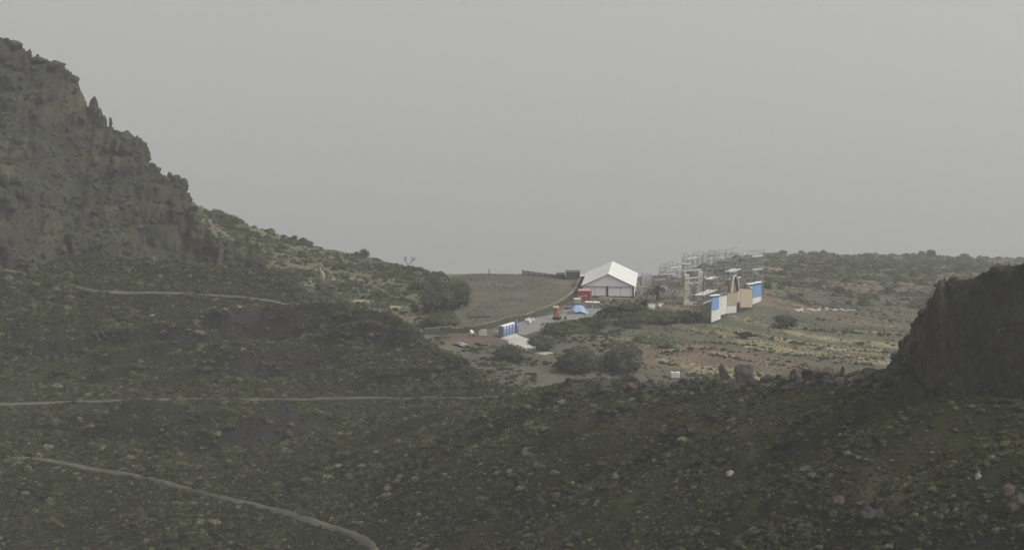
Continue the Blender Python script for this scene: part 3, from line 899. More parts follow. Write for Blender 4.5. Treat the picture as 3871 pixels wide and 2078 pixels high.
scatter(24000, 30, 300, 540, 955, [1], rplain, lsz(0.5, 2.1, 1.0), [0, 1, 2, 3, 5, 6], [7, 7, 3, 2, 1, 2])
# rough ground between the wall, the road and the near edge
bank = lambda x, y, z: sstep(430, 450, u_of(x, y)) * sstep(650, 610, u_of(x, y)) * 0.8 * sstep(-0.3, 0.2, fbm(x / 8, y / 8, octaves=3, seed=441))
def below_road(x, y, z):
    u, v, _ = project(x, y, z)
    rv = np.interp(u, [440, 500, 515, 550, 556, 580, 620, 700], [352, 346, 352, 358, 327, 322, 318, 312])
    return (v > rv) * bank(x, y, z) * np.where((u > 500) & (u < 552) & (v < 357) & (v > 333), 0.0, 1.0)
scatter(9000, -30, 40, 360, 440, [1], below_road, lsz(0.3, 1.3, 1.0), [0, 1, 2, 3, 4, 5, 6, 8], [4, 4, 5, 5, 5, 2.5, 2, 2])
PTS = np.concatenate(pts)
print('shrubs', len(PTS))

# ------------------------------------------------------------------ scrub as one mass + the largest plants one by one
def instance_stuff(name, P_, protos, kindname):
    cl = bpy.data.collections.new(kindname)
    for i, me in enumerate(protos):
        cl.objects.link(bpy.data.objects.new('%s_shape_%02d' % (kindname, i), me))
    me = bpy.data.meshes.new(name)
    me.vertices.add(len(P_)); me.vertices.foreach_set('co', P_[:, :3].astype(np.float32).ravel())
    for an, ty, data in (('scl', 'FLOAT', P_[:, 3].astype(np.float32)), ('rotz', 'FLOAT', rng.uniform(0, 6.283, len(P_)).astype(np.float32)),
                         ('idx', 'INT', P_[:, 4].astype(np.int32)), ('sq', 'FLOAT', rng.uniform(0.75, 1.15, len(P_)).astype(np.float32))):
        me.attributes.new(an, ty, 'POINT').data.foreach_set('value', data)
    o = obj_from(name, me)
    ng = bpy.data.node_groups.new(name, 'GeometryNodeTree')
    ng.interface.new_socket('Geometry', in_out='INPUT', socket_type='NodeSocketGeometry')
    ng.interface.new_socket('Geometry', in_out='OUTPUT', socket_type='NodeSocketGeometry')
    gi = ng.nodes.new('NodeGroupInput'); go = ng.nodes.new('NodeGroupOutput')
    ip = ng.nodes.new('GeometryNodeInstanceOnPoints'); ci = ng.nodes.new('GeometryNodeCollectionInfo')
    ci.inputs['Collection'].default_value = cl
    ci.inputs['Separate Children'].default_value = True; ci.inputs['Reset Children'].default_value = True
    ip.inputs['Pick Instance'].default_value = True
    def na(nm, ty):
        n = ng.nodes.new('GeometryNodeInputNamedAttribute'); n.data_type = ty; n.inputs['Name'].default_value = nm
        return n.outputs['Attribute']
    cx = ng.nodes.new('ShaderNodeCombineXYZ'); cs = ng.nodes.new('ShaderNodeCombineXYZ')
    mu = ng.nodes.new('ShaderNodeMath'); mu.operation = 'MULTIPLY'
    ng.links.new(na('rotz', 'FLOAT'), cx.inputs[2])
    sc_ = na('scl', 'FLOAT')
    ng.links.new(sc_, mu.inputs[0]); ng.links.new(na('sq', 'FLOAT'), mu.inputs[1])
    ng.links.new(sc_, cs.inputs[0]); ng.links.new(sc_, cs.inputs[1]); ng.links.new(mu.outputs[0], cs.inputs[2])
    ng.links.new(gi.outputs[0], ip.inputs['Points']); ng.links.new(ci.outputs[0], ip.inputs['Instance'])
    ng.links.new(na('idx', 'INT'), ip.inputs['Instance Index'])
    ng.links.new(cx.outputs[0], ip.inputs['Rotation']); ng.links.new(cs.outputs[0], ip.inputs['Scale'])
    ng.links.new(ip.outputs[0], go.inputs[0])
    md = o.modifiers.new('scatter', 'NODES'); md.node_group = ng
    return o

pu, pv, dep = project(PTS[:, 0], PTS[:, 1], PTS[:, 2])
vis = np.zeros(len(PTS), bool)
infr = (pu > 0) & (pu < 1024) & (pv > 0) & (pv < 549)
idx = np.nonzero(infr)[0]
vis[idx] = visible(PTS[idx, 0], PTS[idx, 1], PTS[idx, 2] + 0.8 * PTS[idx, 3])
app = np.where(vis, PTS[:, 3] / dep, 0)
isl = PTS[:, 4] == 5
ist = PTS[:, 4] >= 8
single = set(np.argsort(-np.where(isl | ist, 0, app))[:300].tolist()) | set(np.argsort(-np.where(isl, app, 0))[:180].tolist())
mask = np.zeros(len(PTS), bool); mask[list(single)] = True
tufts = PTS[ist]
rest = PTS[~mask & ~ist]
o = instance_stuff('scrub', rest, SHRUB[:8], 'scrub_plants')
tag(o, kind='stuff')
o = instance_stuff('dry_grass', np.column_stack([tufts[:, :4], tufts[:, 4] - 8]), SHRUB[8:10], 'grass_tufts')
tag(o, kind='stuff')

LOOK = {0: 'grey-green rounded shrub', 1: 'grey-green rounded shrub', 2: 'dark olive low shrub', 3: 'dark olive low shrub', 4: 'dark olive low shrub',
        5: 'lime-green domed spurge bush', 6: 'dry brown twiggy shrub', 7: 'dry brown twiggy shrub'}
def region(u, v, lay):
    if lay == 3: return 'clinging to the dark rock bluff at right'
    if lay == 2: return 'growing on the misty crag at left'
    if lay == 1:
        if u < 450:
            if u < 230: return 'high on the pale green slope against the crag'
            if u < 262: return 'on the upper pale green slope %s' % ('at the skyline' if v < 240 else 'beside the dark crag foot')
            if u < 300: return 'left of the tan pillar, %s' % ('near the skyline' if v < 258 else 'lower down')
            if u < 345: return 'by the tan pillar, %s' % ('above it' if v < 266 else ('level with it' if v < 284 else 'below it'))
            if u < 390: return 'right of the tan pillar, %s' % ('near the skyline' if v < 268 else ('half way down' if v < 288 else 'near the path end'))
            if v < 285: return 'near the bare skyline tree'
            return 'beside the dark field-corner trees'
        if u < 520: return 'on the rough bank left of the concrete apron'
        if u < 570: return 'on the rough bank right of the concrete apron'
        if u < 650: return 'on the rough bank between road and tall dark tree'
        if v < 285: return 'on the far ridge %s' % ('close to the scaffolding' if u < 820 else ('at its middle' if u < 910 else 'above the dark bluff'))
        return 'on the brown plain below the film set'
    if v > 480:
        row = 'along the bottom edge' if v > 520 else 'above the bottom edge'
        if u > 900: return 'in the lower right corner, ' + row
        if u > 780: return 'by the big dark boulder, ' + row
        if u > 683: return 'left of the big dark boulder, ' + row
        if u > 512: return 'right of the bottom middle, ' + row
        if u > 385: return 'right of the footpath end, ' + row
        return 'below the lowest path %s, %s' % ('at the left edge' if u < 130 else 'midway' if u < 260 else 'near its end', row)
    if u > 683:
        return 'on the dark slope %s, %s' % ('right under the bluff' if u > 860 else 'below the reddish humps' if u > 770 else 'below the finger rock', 'high up' if v < 415 else 'half way down' if v < 450 else 'lower down')
    if u > 400:
        return 'on the middle slope %s, %s' % ('below the concrete apron' if u < 520 else 'below the two round trees' if u < 610 else 'below the white tank', 'near its edge' if v < 405 else 'half way down' if v < 445 else 'lower down')
    if v > 400:
        return 'between the two lower footpaths, %s' % ('at the left edge' if u < 110 else 'near the dark rock step' if u < 290 else 'at their right end')
    return 'between the upper footpaths, %s' % ('at the left edge' if u < 90 else 'left of the dark rock band' if u < 210 else 'around the dark rock band' if u < 310 else 'on the dark spur')
lay = layer_at(PTS[:, 0], PTS[:, 1])
for i in sorted(single):
    x, y, z, s, k = PTS[i]; k = int(k)
    sh = bpy.data.objects.new('spurge_bush' if k == 5 else 'shrub', SHRUB[k])
    sh.location = (x, y, z); sh.rotation_euler = (0, 0, random.uniform(0, 6.28)); sh.scale = (s, s, s * random.uniform(0.8, 1.1))
    col.objects.link(sh)
    lb = LOOK[k] + ' ' + region(pu[i], pv[i], lay[i])
    tag(sh, lb, 'shrub', lb.replace(' rounded', '').replace(' low shrub', ' shrub'))

# broken rock standing out of the cliffs
MAT['crag'] = simple('olive_grey_crag_rock', (0.060, 0.060, 0.045), 0.95, 0.4, 0.5, bump=0.6)
MAT['bluff'] = simple('dark_bluff_rock', (0.058, 0.055, 0.043), 0.95, 0.5, 1.5, bump=0.6)
CB = [rock_mesh('crag_shape', 31 + i, 2, (1, .8, .9), .4, MAT['crag']) for i in range(5)]
MAT['bluff2'] = simple('brown_bluff_rock', (0.105, 0.095, 0.075), 0.95, 0.5, 1.5, bump=0.6)
BB = [rock_mesh('bluff_shape', 41 + i, 2, (1, .8, .9), .4, MAT['bluff' if i < 3 else 'bluff2']) for i in range(5)]
for nm, src, cnt, lo, hi, pr in (('crag_rocks', MT_PTS, 6500, .35, 1.5, CB), ('bluff_rocks', BL_PTS, 5200, .15, .8, BB)):
    q = src[rng.choice(len(src), cnt)]
    s_r = lo + (hi - lo) * rng.random(cnt) ** 2.6
    q = q + np.stack([0 * s_r, .25 * s_r, -.2 * s_r], 1)
    tag(instance_stuff(nm, np.column_stack([q, s_r, rng.integers(0, 5, cnt)]), pr, nm + '_set'), kind='stuff')

xr, yr_ = sample(60000, -125, 60, 140, 440)
okr = (layer_at(xr, yr_) == 0) & (steep(xr, yr_) > 0.72) & (path_dist(xr, yr_) > 1.0)
xr, yr_ = xr[okr][:5200], yr_[okr][:5200]
s_r = (0.16 + 0.6 * rng.random(len(xr)) ** 2.5) * np.interp(yr_, [140, 420], [.8, 1.5])
tag(instance_stuff('ledge_rocks', np.column_stack([xr, yr_, gz(xr, yr_) - .15 * s_r, s_r, rng.integers(0, 3, len(xr))]), BB[:3], 'ledge_rock_set'), kind='stuff')
print('ledge rocks', len(xr))

# stones: loose ones as one mass, the larger as things
rk = []
x, y = sample(24000, -130, 110, 130, 450)
z = gz(x, y)
ok = in_view(x, y, z) & np.isin(layer_at(x, y), [0, 2, 3]) & (rng.random(len(x)) < 0.15 + 0.5 * sstep(0.0, 0.4, fbm(x / 12, y / 12, octaves=3, seed=451)))
x, y, z = x[ok], y[ok], z[ok]
s = (0.10 + 0.55 * rng.random(len(x)) ** 5) * np.interp(y, [140, 300, 420], [0.7, 1.0, 1.3])
k = rng.choice([0, 1, 2, 3, 4, 5], len(x), p=[.30, .22, .03, .09, .20, .16])
cu = rng.uniform(560, 900, 800)
cd = np.interp(cu, E_u, E_d) - rng.uniform(-1.5, 5.0, 800)
cx_ = (cu - 512) / (2092 * .985) * cd
cs_ = (0.2 + 1.0 * rng.random(800) ** 3.0)
RK = np.concatenate([np.stack([x, y, z - 0.1 * s, s, k], 1), np.stack([cx_, cd, gz(cx_, cd) - .25 * cs_, cs_, rng.choice([3, 4, 4, 4, 4, 0], 800)], 1)])
ru, rv, rd = project(RK[:, 0], RK[:, 1], RK[:, 2])
inf = (ru > 0) & (ru < 1024) & (rv < 549)
rvis = np.zeros(len(RK), bool); ii = np.nonzero(inf)[0]
rvis[ii] = visible(RK[ii, 0], RK[ii, 1], RK[ii, 2] + 0.4 * RK[ii, 3])
order = np.argsort(-np.where(rvis, RK[:, 3] / rd, 0))[:110]
mk = np.ones(len(RK), bool); mk[order] = False
tag(instance_stuff('stones', RK[mk], ROCKS, 'loose_stones'), kind='stuff')
RL = {0: 'grey angular boulder', 1: 'grey angular boulder', 2: 'pale boulder', 3: 'rusty red boulder', 4: 'dark lava boulder', 5: 'grey angular boulder'}
rlay = layer_at(RK[:, 0], RK[:, 1])
for i in order:
    x, y, z, s, k = RK[i]
    b_ = bpy.data.objects.new('boulder', ROCKS[int(k)])
    b_.location = (x, y, z); b_.rotation_euler = (random.uniform(-.3, .3), random.uniform(-.3, .3), random.uniform(0, 6.28)); b_.scale = (s, s, s)
    col.objects.link(b_)
    lb = RL[int(k)] + ' lying ' + region(ru[i], rv[i], rlay[i]).replace('clinging to', 'on').replace('growing on', 'on')
    if rv[i] < 392 and rlay[i] == 0 and ru[i] > 590:
        lb = RL[int(k)] + ' on the near rocky skyline ' + ('left of the white tank' if ru[i] < 670 else 'between the white tank and the finger rock' if ru[i] < 718 else 'beside the square-topped rock' if ru[i] < 775 else 'among the reddish humps' if ru[i] < 840 else 'near the bluff foot')
    tag(b_, lb, 'boulder', lb)

# ------------------------------------------------------------------ trails
MAT['trail'] = simple('trodden_earth', (0.118, 0.117, 0.082), 0.95, 0.5, 0.6, bump=0.4)
def ribbon(name, q, hw, mat, lift=0.10, step=0.6, cols_=5, jit=0.7, seed=1):
    d = np.concatenate([[0], np.cumsum(np.hypot(*np.diff(q, axis=0).T))])
    n = max(int(d[-1] / step), 4)
    t = np.linspace(0, d[-1], n)
    cx, cy_ = np.interp(t, d, q[:, 0]), np.interp(t, d, q[:, 1])
    tx, ty = np.gradient(cx), np.gradient(cy_)
    L = np.hypot(tx, ty) + 1e-9
    nx, ny = -ty / L, tx / L
    h = np.asarray(hw(t / d[-1])) if callable(hw) else np.full(n, hw)
    Vs = []
    for c in range(cols_):
        f_ = (c / (cols_ - 1) * 2 - 1)
        off = f_ * h * (1 + jit * fbm(t / 3.0, np.full(n, c * 3.3 + seed), octaves=3, seed=500 + seed))
        Vs.append(np.stack([cx + nx * off, cy_ + ny * off], 1))
    Vs = np.stack(Vs, 1)
    zz = gz(Vs[..., 0], Vs[..., 1])
    edge = np.abs(np.linspace(-1, 1, cols_))
    zz = zz + lift - np.where(edge > 0.95, lift * 1.4, 0)[None, :]
    me = bpy.data.meshes.new(name)
    i = np.arange(n * cols_).reshape(n, cols_)
    q4 = np.stack([i[:-1, :-1].ravel(), i[:-1, 1:].ravel(), i[1:, 1:].ravel(), i[1:, :-1].ravel()], 1)
    me.from_pydata(np.concatenate([Vs.reshape(-1, 2), zz.reshape(-1, 1)], 1).tolist(), [], q4.tolist())
    me.polygons.foreach_set('use_smooth', [True] * len(me.polygons)); me.update()
    return obj_from(name, me, mat)
for k, (nm, hw, q) in enumerate(path_world):
    tag(ribbon(nm, q, hw, MAT['trail'], lift=0.16, seed=k), kind='structure')


# ------------------------------------------------------------------ materials of the site
MAT['canvas'] = simple('white_marquee_pvc', (0.80, 0.80, 0.75), 0.55, 0.08, 1.2, streak=(1, 1, 0.3))
MAT['canvas_cool'] = simple('cool_white_marquee_wall', (0.76, 0.76, 0.775), 0.7, 0.05, 1.5)  # white PVC like the roof, toned slightly darker and cooler
MAT['alu'] = simple('dull_aluminium', (0.35, 0.35, 0.36), 0.5, 0.2, 6, metal=0.4)
MAT['steel_dark'] = simple('dark_steel', (0.06, 0.06, 0.065), 0.6, 0.3, 8)
MAT['galv'] = simple('galvanised_tube', (0.26, 0.265, 0.27), 0.6, 0.35, 5, metal=0.1)
MAT['tubedark'] = simple('weathered_tube', (0.17, 0.17, 0.175), 0.6, 0.35, 5, metal=0.2)
MAT['plank'] = simple('pale_scaffold_plank', (0.62, 0.62, 0.58), 0.7, 0.25, 3, streak=(1, 4, 4))
MAT['plankbrown'] = simple('brown_plank', (0.30, 0.23, 0.16), 0.8, 0.3, 3, streak=(1, 4, 4))
MAT['ply'] = simple('raw_plywood', (0.42, 0.345, 0.25), 0.75, 0.14, 2.2, streak=(1, 1, .4))
MAT['plypale'] = simple('pale_plywood', (0.72, 0.69, 0.58), 0.75, 0.18, 2.2, streak=(1, 1, .4))
MAT['plaster'] = simple('off_white_plaster', (0.66, 0.65, 0.60), 0.8, 0.14, 1.6)
MAT['blue'] = simple('blue_sheet', (0.15, 0.31, 0.56), 0.6, 0.10, 1.8)
MAT['plygrey'] = simple('grey_weathered_plywood', (0.50, 0.49, 0.43), 0.8, 0.3, 2.5)
MAT['mesh_grey'] = simple('grey_mesh_cladding', (0.21, 0.21, 0.19), 0.85, 0.3, 5)
MAT['archpink'] = simple('brown_pink_render', (0.30, 0.225, 0.185), 0.85, 0.2, 2.5)
MAT['archrim'] = simple('pale_arch_rim', (0.70, 0.65, 0.56), 0.7, 0.15, 4)
MAT['foam'] = simple('white_foam_coping', (0.80, 0.80, 0.78), 0.6, 0.08, 4)
MAT['red'] = simple('faded_red_container_paint', (0.36, 0.095, 0.085), 0.6, 0.25, 2.0, streak=(1, 1, .25))
MAT['redtop'] = simple('pale_red_roof', (0.62, 0.36, 0.33), 0.6, 0.2, 2.0)  # lighter red than the walls, for roof and top rails
MAT['lettering'] = simple('worn_white_lettering', (0.82, 0.78, 0.74), 0.7, 0.2, 8)
MAT['orange'] = simple('faded_orange_paint', (0.40, 0.17, 0.125), 0.5, 0.2, 4)
MAT['orangetop'] = simple('pale_orange_paint', (0.62, 0.40, 0.32), 0.5, 0.15, 4)  # lighter orange for cab roof, boom and dipper arm
MAT['glass'] = simple('dusty_cab_glass', (0.12, 0.13, 0.12), 0.25, 0.2, 3, spec=0.5)
MAT['rubber'] = simple('black_rubber', (0.028, 0.028, 0.028), 0.85, 0.3, 6)
MAT['wc_blue'] = simple('blue_plastic', (0.16, 0.19, 0.33), 0.5, 0.12, 3)
MAT['wc_door'] = simple('pale_blue_plastic_door', (0.23, 0.28, 0.41), 0.5, 0.12, 3)
MAT['wc_navy'] = simple('navy_plastic', (0.085, 0.09, 0.22), 0.5, 0.15, 3)
MAT['wc_side'] = simple('grey_plastic', (0.17, 0.18, 0.18), 0.6, 0.12, 3)
MAT['white'] = simple('white_plastic', (0.80, 0.81, 0.80), 0.5, 0.06, 3)
MAT['tarp'] = simple('light_blue_tarpaulin', (0.34, 0.46, 0.70), 0.5, 0.16, 2.5)
MAT['bag'] = simple('white_woven_bag', (0.70, 0.70, 0.70), 0.75, 0.18, 4, bump=0.4)
MAT['green_crate'] = simple('pale_green_plastic', (0.34, 0.42, 0.30), 0.6, 0.14, 4)
MAT['bin_grey'] = simple('grey_bin_plastic', (0.22, 0.22, 0.235), 0.55, 0.14, 4)
MAT['concrete'] = simple('pale_concrete', (0.52, 0.505, 0.44), 0.9, 0.28, 0.9, bump=0.3)
MAT['asphalt'] = simple('dusty_asphalt', (0.255, 0.252, 0.230), 0.9, 0.22, 0.7, bump=0.3)
MAT['wallstone'] = simple('dry_stone_wall', (0.080, 0.078, 0.058), 0.92, 0.4, 2.4, bump=0.8)
MAT['coping'] = simple('pale_wall_coping', (0.23, 0.22, 0.17), 0.9, 0.4, 1.5, bump=0.4)
MAT['shed'] = simple('dark_grey_sheet_metal', (0.10, 0.10, 0.105), 0.7, 0.2, 2)
MAT['timber'] = simple('light_brown_timber', (0.32, 0.24, 0.165), 0.8, 0.25, 3, streak=(1, 4, 4))

def gp(u, v):
    return hit(u, v, 350)

# ------------------------------------------------------------------ road, concrete lot
q = np.array([(p_.x, p_.y) for p_ in [gp(u, v) for u, v in smooth_line(ROAD_UV, 4)]])
tag(ribbon('road', q, lambda t: 1.7 + 2.6 * sstep(0.0, 0.25, t) + 0.9 * np.sin(t * 3.1), MAT['asphalt'], lift=0.10, step=0.8, cols_=9, jit=0.12, seed=31), kind='structure')
q = np.array([(p_.x, p_.y) for p_ in [gp(u, v) for u, v in smooth_line(LOT_UV, 4)]])
tag(ribbon('concrete_apron', q, lambda t: 1.0 + 2.1 * np.sin(np.clip(t * 2.6 + .35, 0, 3.14)) * (1 - 0.45 * t), MAT['concrete'], lift=0.16, step=0.6, cols_=9, jit=0.35, seed=32), kind='structure')

# ------------------------------------------------------------------ low stone wall along the field
def wall_run(course, h, t, label):
    c = [gp(u, v) for u, v in smooth_line(course, 5)]
    root = empty('boundary_wall', c[0])
    tag(root, label, 'wall')
    w = MB(); cp = MB()
    for i in range(len(c) - 1):
        a, b = c[i], c[i + 1]
        d = (b - a).to_2d()
        L = d.length
        n = max(int(L / 0.9), 1)
        ang = math.atan2(d.y, d.x)
        for k in range(n):
            m_ = a.lerp(b, (k + 0.5) / n)
            zg = float(gz(m_.x, m_.y))
            hh = h * (1 + 0.10 * mnoise.noise(Vector((m_.x * .7, m_.y * .7, 3)))) 
            if mnoise.noise(Vector((m_.x * .23, m_.y * .23, 9))) > 0.45: hh *= 0.78
            loc = Vector((m_.x, m_.y, zg)) - c[0]
            w.box(loc + Vector((0, 0, hh / 2 - 0.2)), (L / n + 0.02 * (k % 2) + 0.01, t * (1 + 0.15 * random.random()), hh + 0.4), ang)
            if random.random() < 0.86:
                cp.box(loc + Vector((0, 0, hh + 0.05)), (L / n * random.uniform(0.8, 1.0), t + random.uniform(.02, .12), random.uniform(0.08, 0.16)), ang + random.uniform(-.04, .04))
    w.build('stonework', MAT['wallstone'], root)
    cp.build('coping', MAT['coping'], root)
WALL = [(424, 334.5), (440, 333), (455, 332.5), (470, 332), (485, 329.5), (497, 326), (510, 322.5), (525, 320), (540, 314.5), (551, 310.5), (560, 306), (568, 300.5), (574, 294.5), (577.5, 288), (581, 281)]
wall_run(WALL, 1.2, 0.5, 'long low dry-stone wall with pale coping between the field and the road')
# far end of the field: a paler broken kerb
wall_run([(490, 316.8), (478, 317.2), (468, 317.6)], 0.35, 0.35, 'short remnant of low wall across the near end of the field')

# ------------------------------------------------------------------ marquee
def frame_at(p, ang):
    """local frame: x along the front, y away, z up, origin p"""
    return Vector(p), Matrix.Rotation(ang, 3, 'Z')
tz = 0.05
f_l = P(582.0, 297, 467.6); f_r = P(634.2, 297, 466.9)
cen = (f_l + f_r) / 2
TW = (f_r - f_l).length; TL = 22.0; EH = 2.55; RH = 5.25
gz0 = float(gz(cen.x, cen.y + 3))
tent = empty('marquee', (cen.x, cen.y, gz0 + 0.15), math.atan2(-2.0, 22.4))
tag(tent, 'large white gabled marquee with white front wall standing beside the red container', 'marquee')
hw = TW / 2; ov = 0.25
def roof_panel(sx):
    m_ = MB()
    nx_, ny_ = 6, 18
    for j in range(ny_ + 1):
        for i in range(nx_ + 1):
            a_ = i / nx_; yv = -ov + (TL + 2 * ov) * j / ny_
            bay = abs(math.sin(math.pi * j / ny_ * 5))
            sag = -0.10 * bay * math.sin(math.pi * a_)
            m_.v.append((sx * (hw + ov) * a_, yv, RH + (EH - 0.12 - RH) * a_ + sag))
    for j in range(ny_):
        for i in range(nx_):
            k = j * (nx_ + 1) + i
            m_.f.append((k, k + 1, k + nx_ + 2, k + nx_ + 1) if sx > 0 else (k, k + nx_ + 1, k + nx_ + 2, k + 1))
    # underside, so that the sheet has thickness
    n = len(m_.v); m_.v += [(q[0], q[1], q[2] - 0.05) for q in m_.v]; m_.f += [tuple(i + n for i in reversed(q)) for q in m_.f]
    o = m_.build('roof_sheet', MAT['canvas'], tent, smooth=True)
    return o
roof_panel(1); roof_panel(-1)
MAT['seam'] = simple('grey_roof_seam', (0.58, 0.58, 0.54), 0.6, 0.1, 3)
for j in range(6):
    for sx in (-1, 1):
        yy_ = -ov + .06 + (TL + 2 * ov - .2) * j / 5
        MB().slab([(0, yy_, RH + .012), (sx * (hw + ov), yy_, EH - .12 + .012), (sx * (hw + ov), yy_ + .16, EH - .12 + .012), (0, yy_ + .16, RH + .012)], (0, 0, .012)).build('seam', MAT['seam'], tent)
g = MB().slab([(-hw + .06, 0, EH - .1), (hw - .06, 0, EH - .1), (0, 0, RH - .12)], (0, 0.06, 0)); g.build('gable_sheet', MAT['canvas_cool'], tent)
g = MB().slab([(-hw + .06, TL, EH - .1), (hw - .06, TL, EH - .1), (0, TL, RH - .12)], (0, 0.06, 0)); g.build('gable_sheet', MAT['canvas_cool'], tent)
bnd = [-hw + .06, -0.35, hw - 0.42]
for a_, b_ in ((bnd[0], -3.1), (-3.05, bnd[1] - .08), (bnd[1] + .12, 2.7), (2.75, bnd[2])):
    m_ = MB()
    nn = 10
    top = [(a_ + (b_ - a_) * i / nn, 0.10 + 0.012 * math.sin(i * 2.4), EH - .16) for i in range(nn + 1)]
    bot = [(a_ + (b_ - a_) * i / nn, 0.05 + 0.02 * math.sin(i * 2.1 + 1), 0.22 + 0.05 * math.sin(i * 1.3)) for i in range(nn + 1)]
    m_.v += top + bot
    m_.f += [(i, i + nn + 1, i + nn + 2, i + 1) for i in range(nn)]
    n = len(m_.v); m_.v += [(q[0], q[1] + .03, q[2]) for q in m_.v]; m_.f += [tuple(i + n for i in reversed(q)) for q in m_.f]
    m_.build('front_curtain', MAT['canvas_cool'], tent, smooth=True)
MB().box((0, 0.0, EH - 0.13), (TW - .12, 0.16, 0.10)).build('eave_beam', MAT['alu'], tent)
for px_ in (-hw + .1, -0.12, hw - 0.18):
    MB().box((px_, -0.02, EH / 2 - .1), (0.26 if px_ > -hw + 1 else .14, 0.14, EH - .2)).build('pole', MAT['steel_dark'], tent)
MB().box((0, -0.05, (RH + EH) / 2), (0.1, 0.05, RH - EH - .3)).build('king_post', MAT['canvas_cool'], tent)
for sx in (-1, 1):
    for j in range(5):
        y0, y1 = TL / 5 * j + .05, TL / 5 * (j + 1) - .05
        MB().slab([(sx * (hw - .02), y0, .1), (sx * (hw - .02), y1, .1), (sx * (hw - .02), y1, EH - .12), (sx * (hw - .02), y0, EH - .12)], (-sx * .04, 0, 0)).build('side_curtain', MAT['canvas'], tent)
for j in range(6):
    MB().tube((0, TL / 5 * j, RH - .06), (hw + .1, TL / 5 * j, EH - .16), .07).build('rafter', MAT['alu'], tent)
    MB().tube((0, TL / 5 * j, RH - .06), (-hw - .1, TL / 5 * j, EH - .16), .07).build('rafter', MAT['alu'], tent)
MB().slab([(-hw + .1, TL - .06, .1), (hw - .1, TL - .06, .1), (hw - .1, TL - .06, EH - .1), (-hw + .1, TL - .06, EH - .1)], (0, .04, 0)).build('rear_curtain', MAT['canvas_cool'], tent)
# hanging guy straps at the right-hand corner
for k in range(3):
    MB().tube((hw + .1, 1.5 + 6 * k, EH - .2), (hw + 1.2, 1.5 + 6 * k, 0.0), .03).build('guy_strap', MAT['white'], tent)

# wooden deck in front
d0 = P(600, 299.6, 462.5)
deck = empty('timber_deck', (d0.x, d0.y, float(gz(d0.x, d0.y))), math.atan2(-2.0, 22.4))
tag(deck, 'low brown timber deck with steps in front of the marquee', 'deck')
for k in range(7):
    MB().box((1.1, k * 0.26, 0.62), (2.6, 0.23, 0.07)).build('board', MAT['timber'], deck)
for k in range(6):
    MB().box((4.6, 0.7 + k * 0.26, 0.50), (4.2, 0.23, 0.07)).build('board', MAT['plankbrown'], deck)
MB().box((1.1, -0.10, 0.30), (2.6, 0.05, 0.55)).build('skirt_board', MAT['timber'], deck)
MB().box((4.6, 0.55, 0.22), (4.2, 0.05, 0.42)).build('skirt_board', MAT['plankbrown'], deck)
for k in range(4):
    MB().box((-.1 + k * 2.1, 0.9, 0.25), (0.14, 0.14, 0.6)).build('bearer', MAT['plankbrown'], deck)

# ------------------------------------------------------------------ red container
c0 = P(577.4, 299.6, 461.3); c1 = P(590.6, 299.6, 460.9)
cc = (c0 + c1) / 2
cont = empty('shipping_container', (cc.x, cc.y, float(gz(cc.x, cc.y + 1)) + 0.02), math.atan2(c1.y - c0.y, c1.x - c0.x))
tag(cont, 'faded red shipping container with worn white lettering left of the marquee', 'container')
CL, CH, CD = (c1 - c0).length, 2.5, 2.4
def corrug(x0, x1, y, z0, z1, axis, n, amp):
    m_ = MB()
    prof = []
    for i in range(n):
        for t_, a_ in ((0, 0), (.3, 0), (.5, 1), (.8, 1)):
            prof.append((x0 + (x1 - x0) * (i + t_) / n, a_ * amp))
    prof.append((x1, 0))
    for zz in (z0, z1):
        for s_, d_ in prof:
            m_.v.append((s_, y + d_, zz) if axis == 'x' else (y + d_, s_, zz))
    L = len(prof)
    m_.f += [(i, i + 1, L + i + 1, L + i) for i in range(L - 1)]
    return m_
corrug(-CL / 2 + .1, CL / 2 - .1, 0.03, 0.15, CH - .12, 'x', 9, 0.05).build('front_wall', MAT['red'], cont)
corrug(-CL / 2 + .1, CL / 2 - .1, CD - .06, 0.15, CH - .12, 'x', 9, 0.05).build('rear_wall', MAT['red'], cont)
corrug(.1, CD - .1, -CL / 2 + .03, 0.15, CH - .12, 'y', 7, 0.05).build('side_wall', MAT['red'], cont)
corrug(.1, CD - .1, CL / 2 - .08, 0.15, CH - .12, 'y', 7, 0.05).build('side_wall', MAT['red'], cont)
MB().box((0, CD / 2, CH - .02), (CL - .1, CD - .1, .06)).build('roof', MAT['redtop'], cont)
for sx in (-1, 1):
    for yy in (.06, CD - .06):
        MB().box((sx * (CL / 2 - .06), yy, CH / 2), (.15, .15, CH)).build('corner_post', MAT['red'], cont)
for yy in (.05, CD - .05):
    MB().box((0, yy, CH - .07), (CL - .28, .11, .13)).build('top_rail', MAT['redtop'], cont)
    MB().box((0, yy, .08), (CL - .28, .11, .15)).build('bottom_rail', MAT['red'], cont)
MB().box((CL / 2 - .42, -.005, CH / 2), (.04, .05, CH - .4)).build('lock_bar', MAT['steel_dark'], cont)
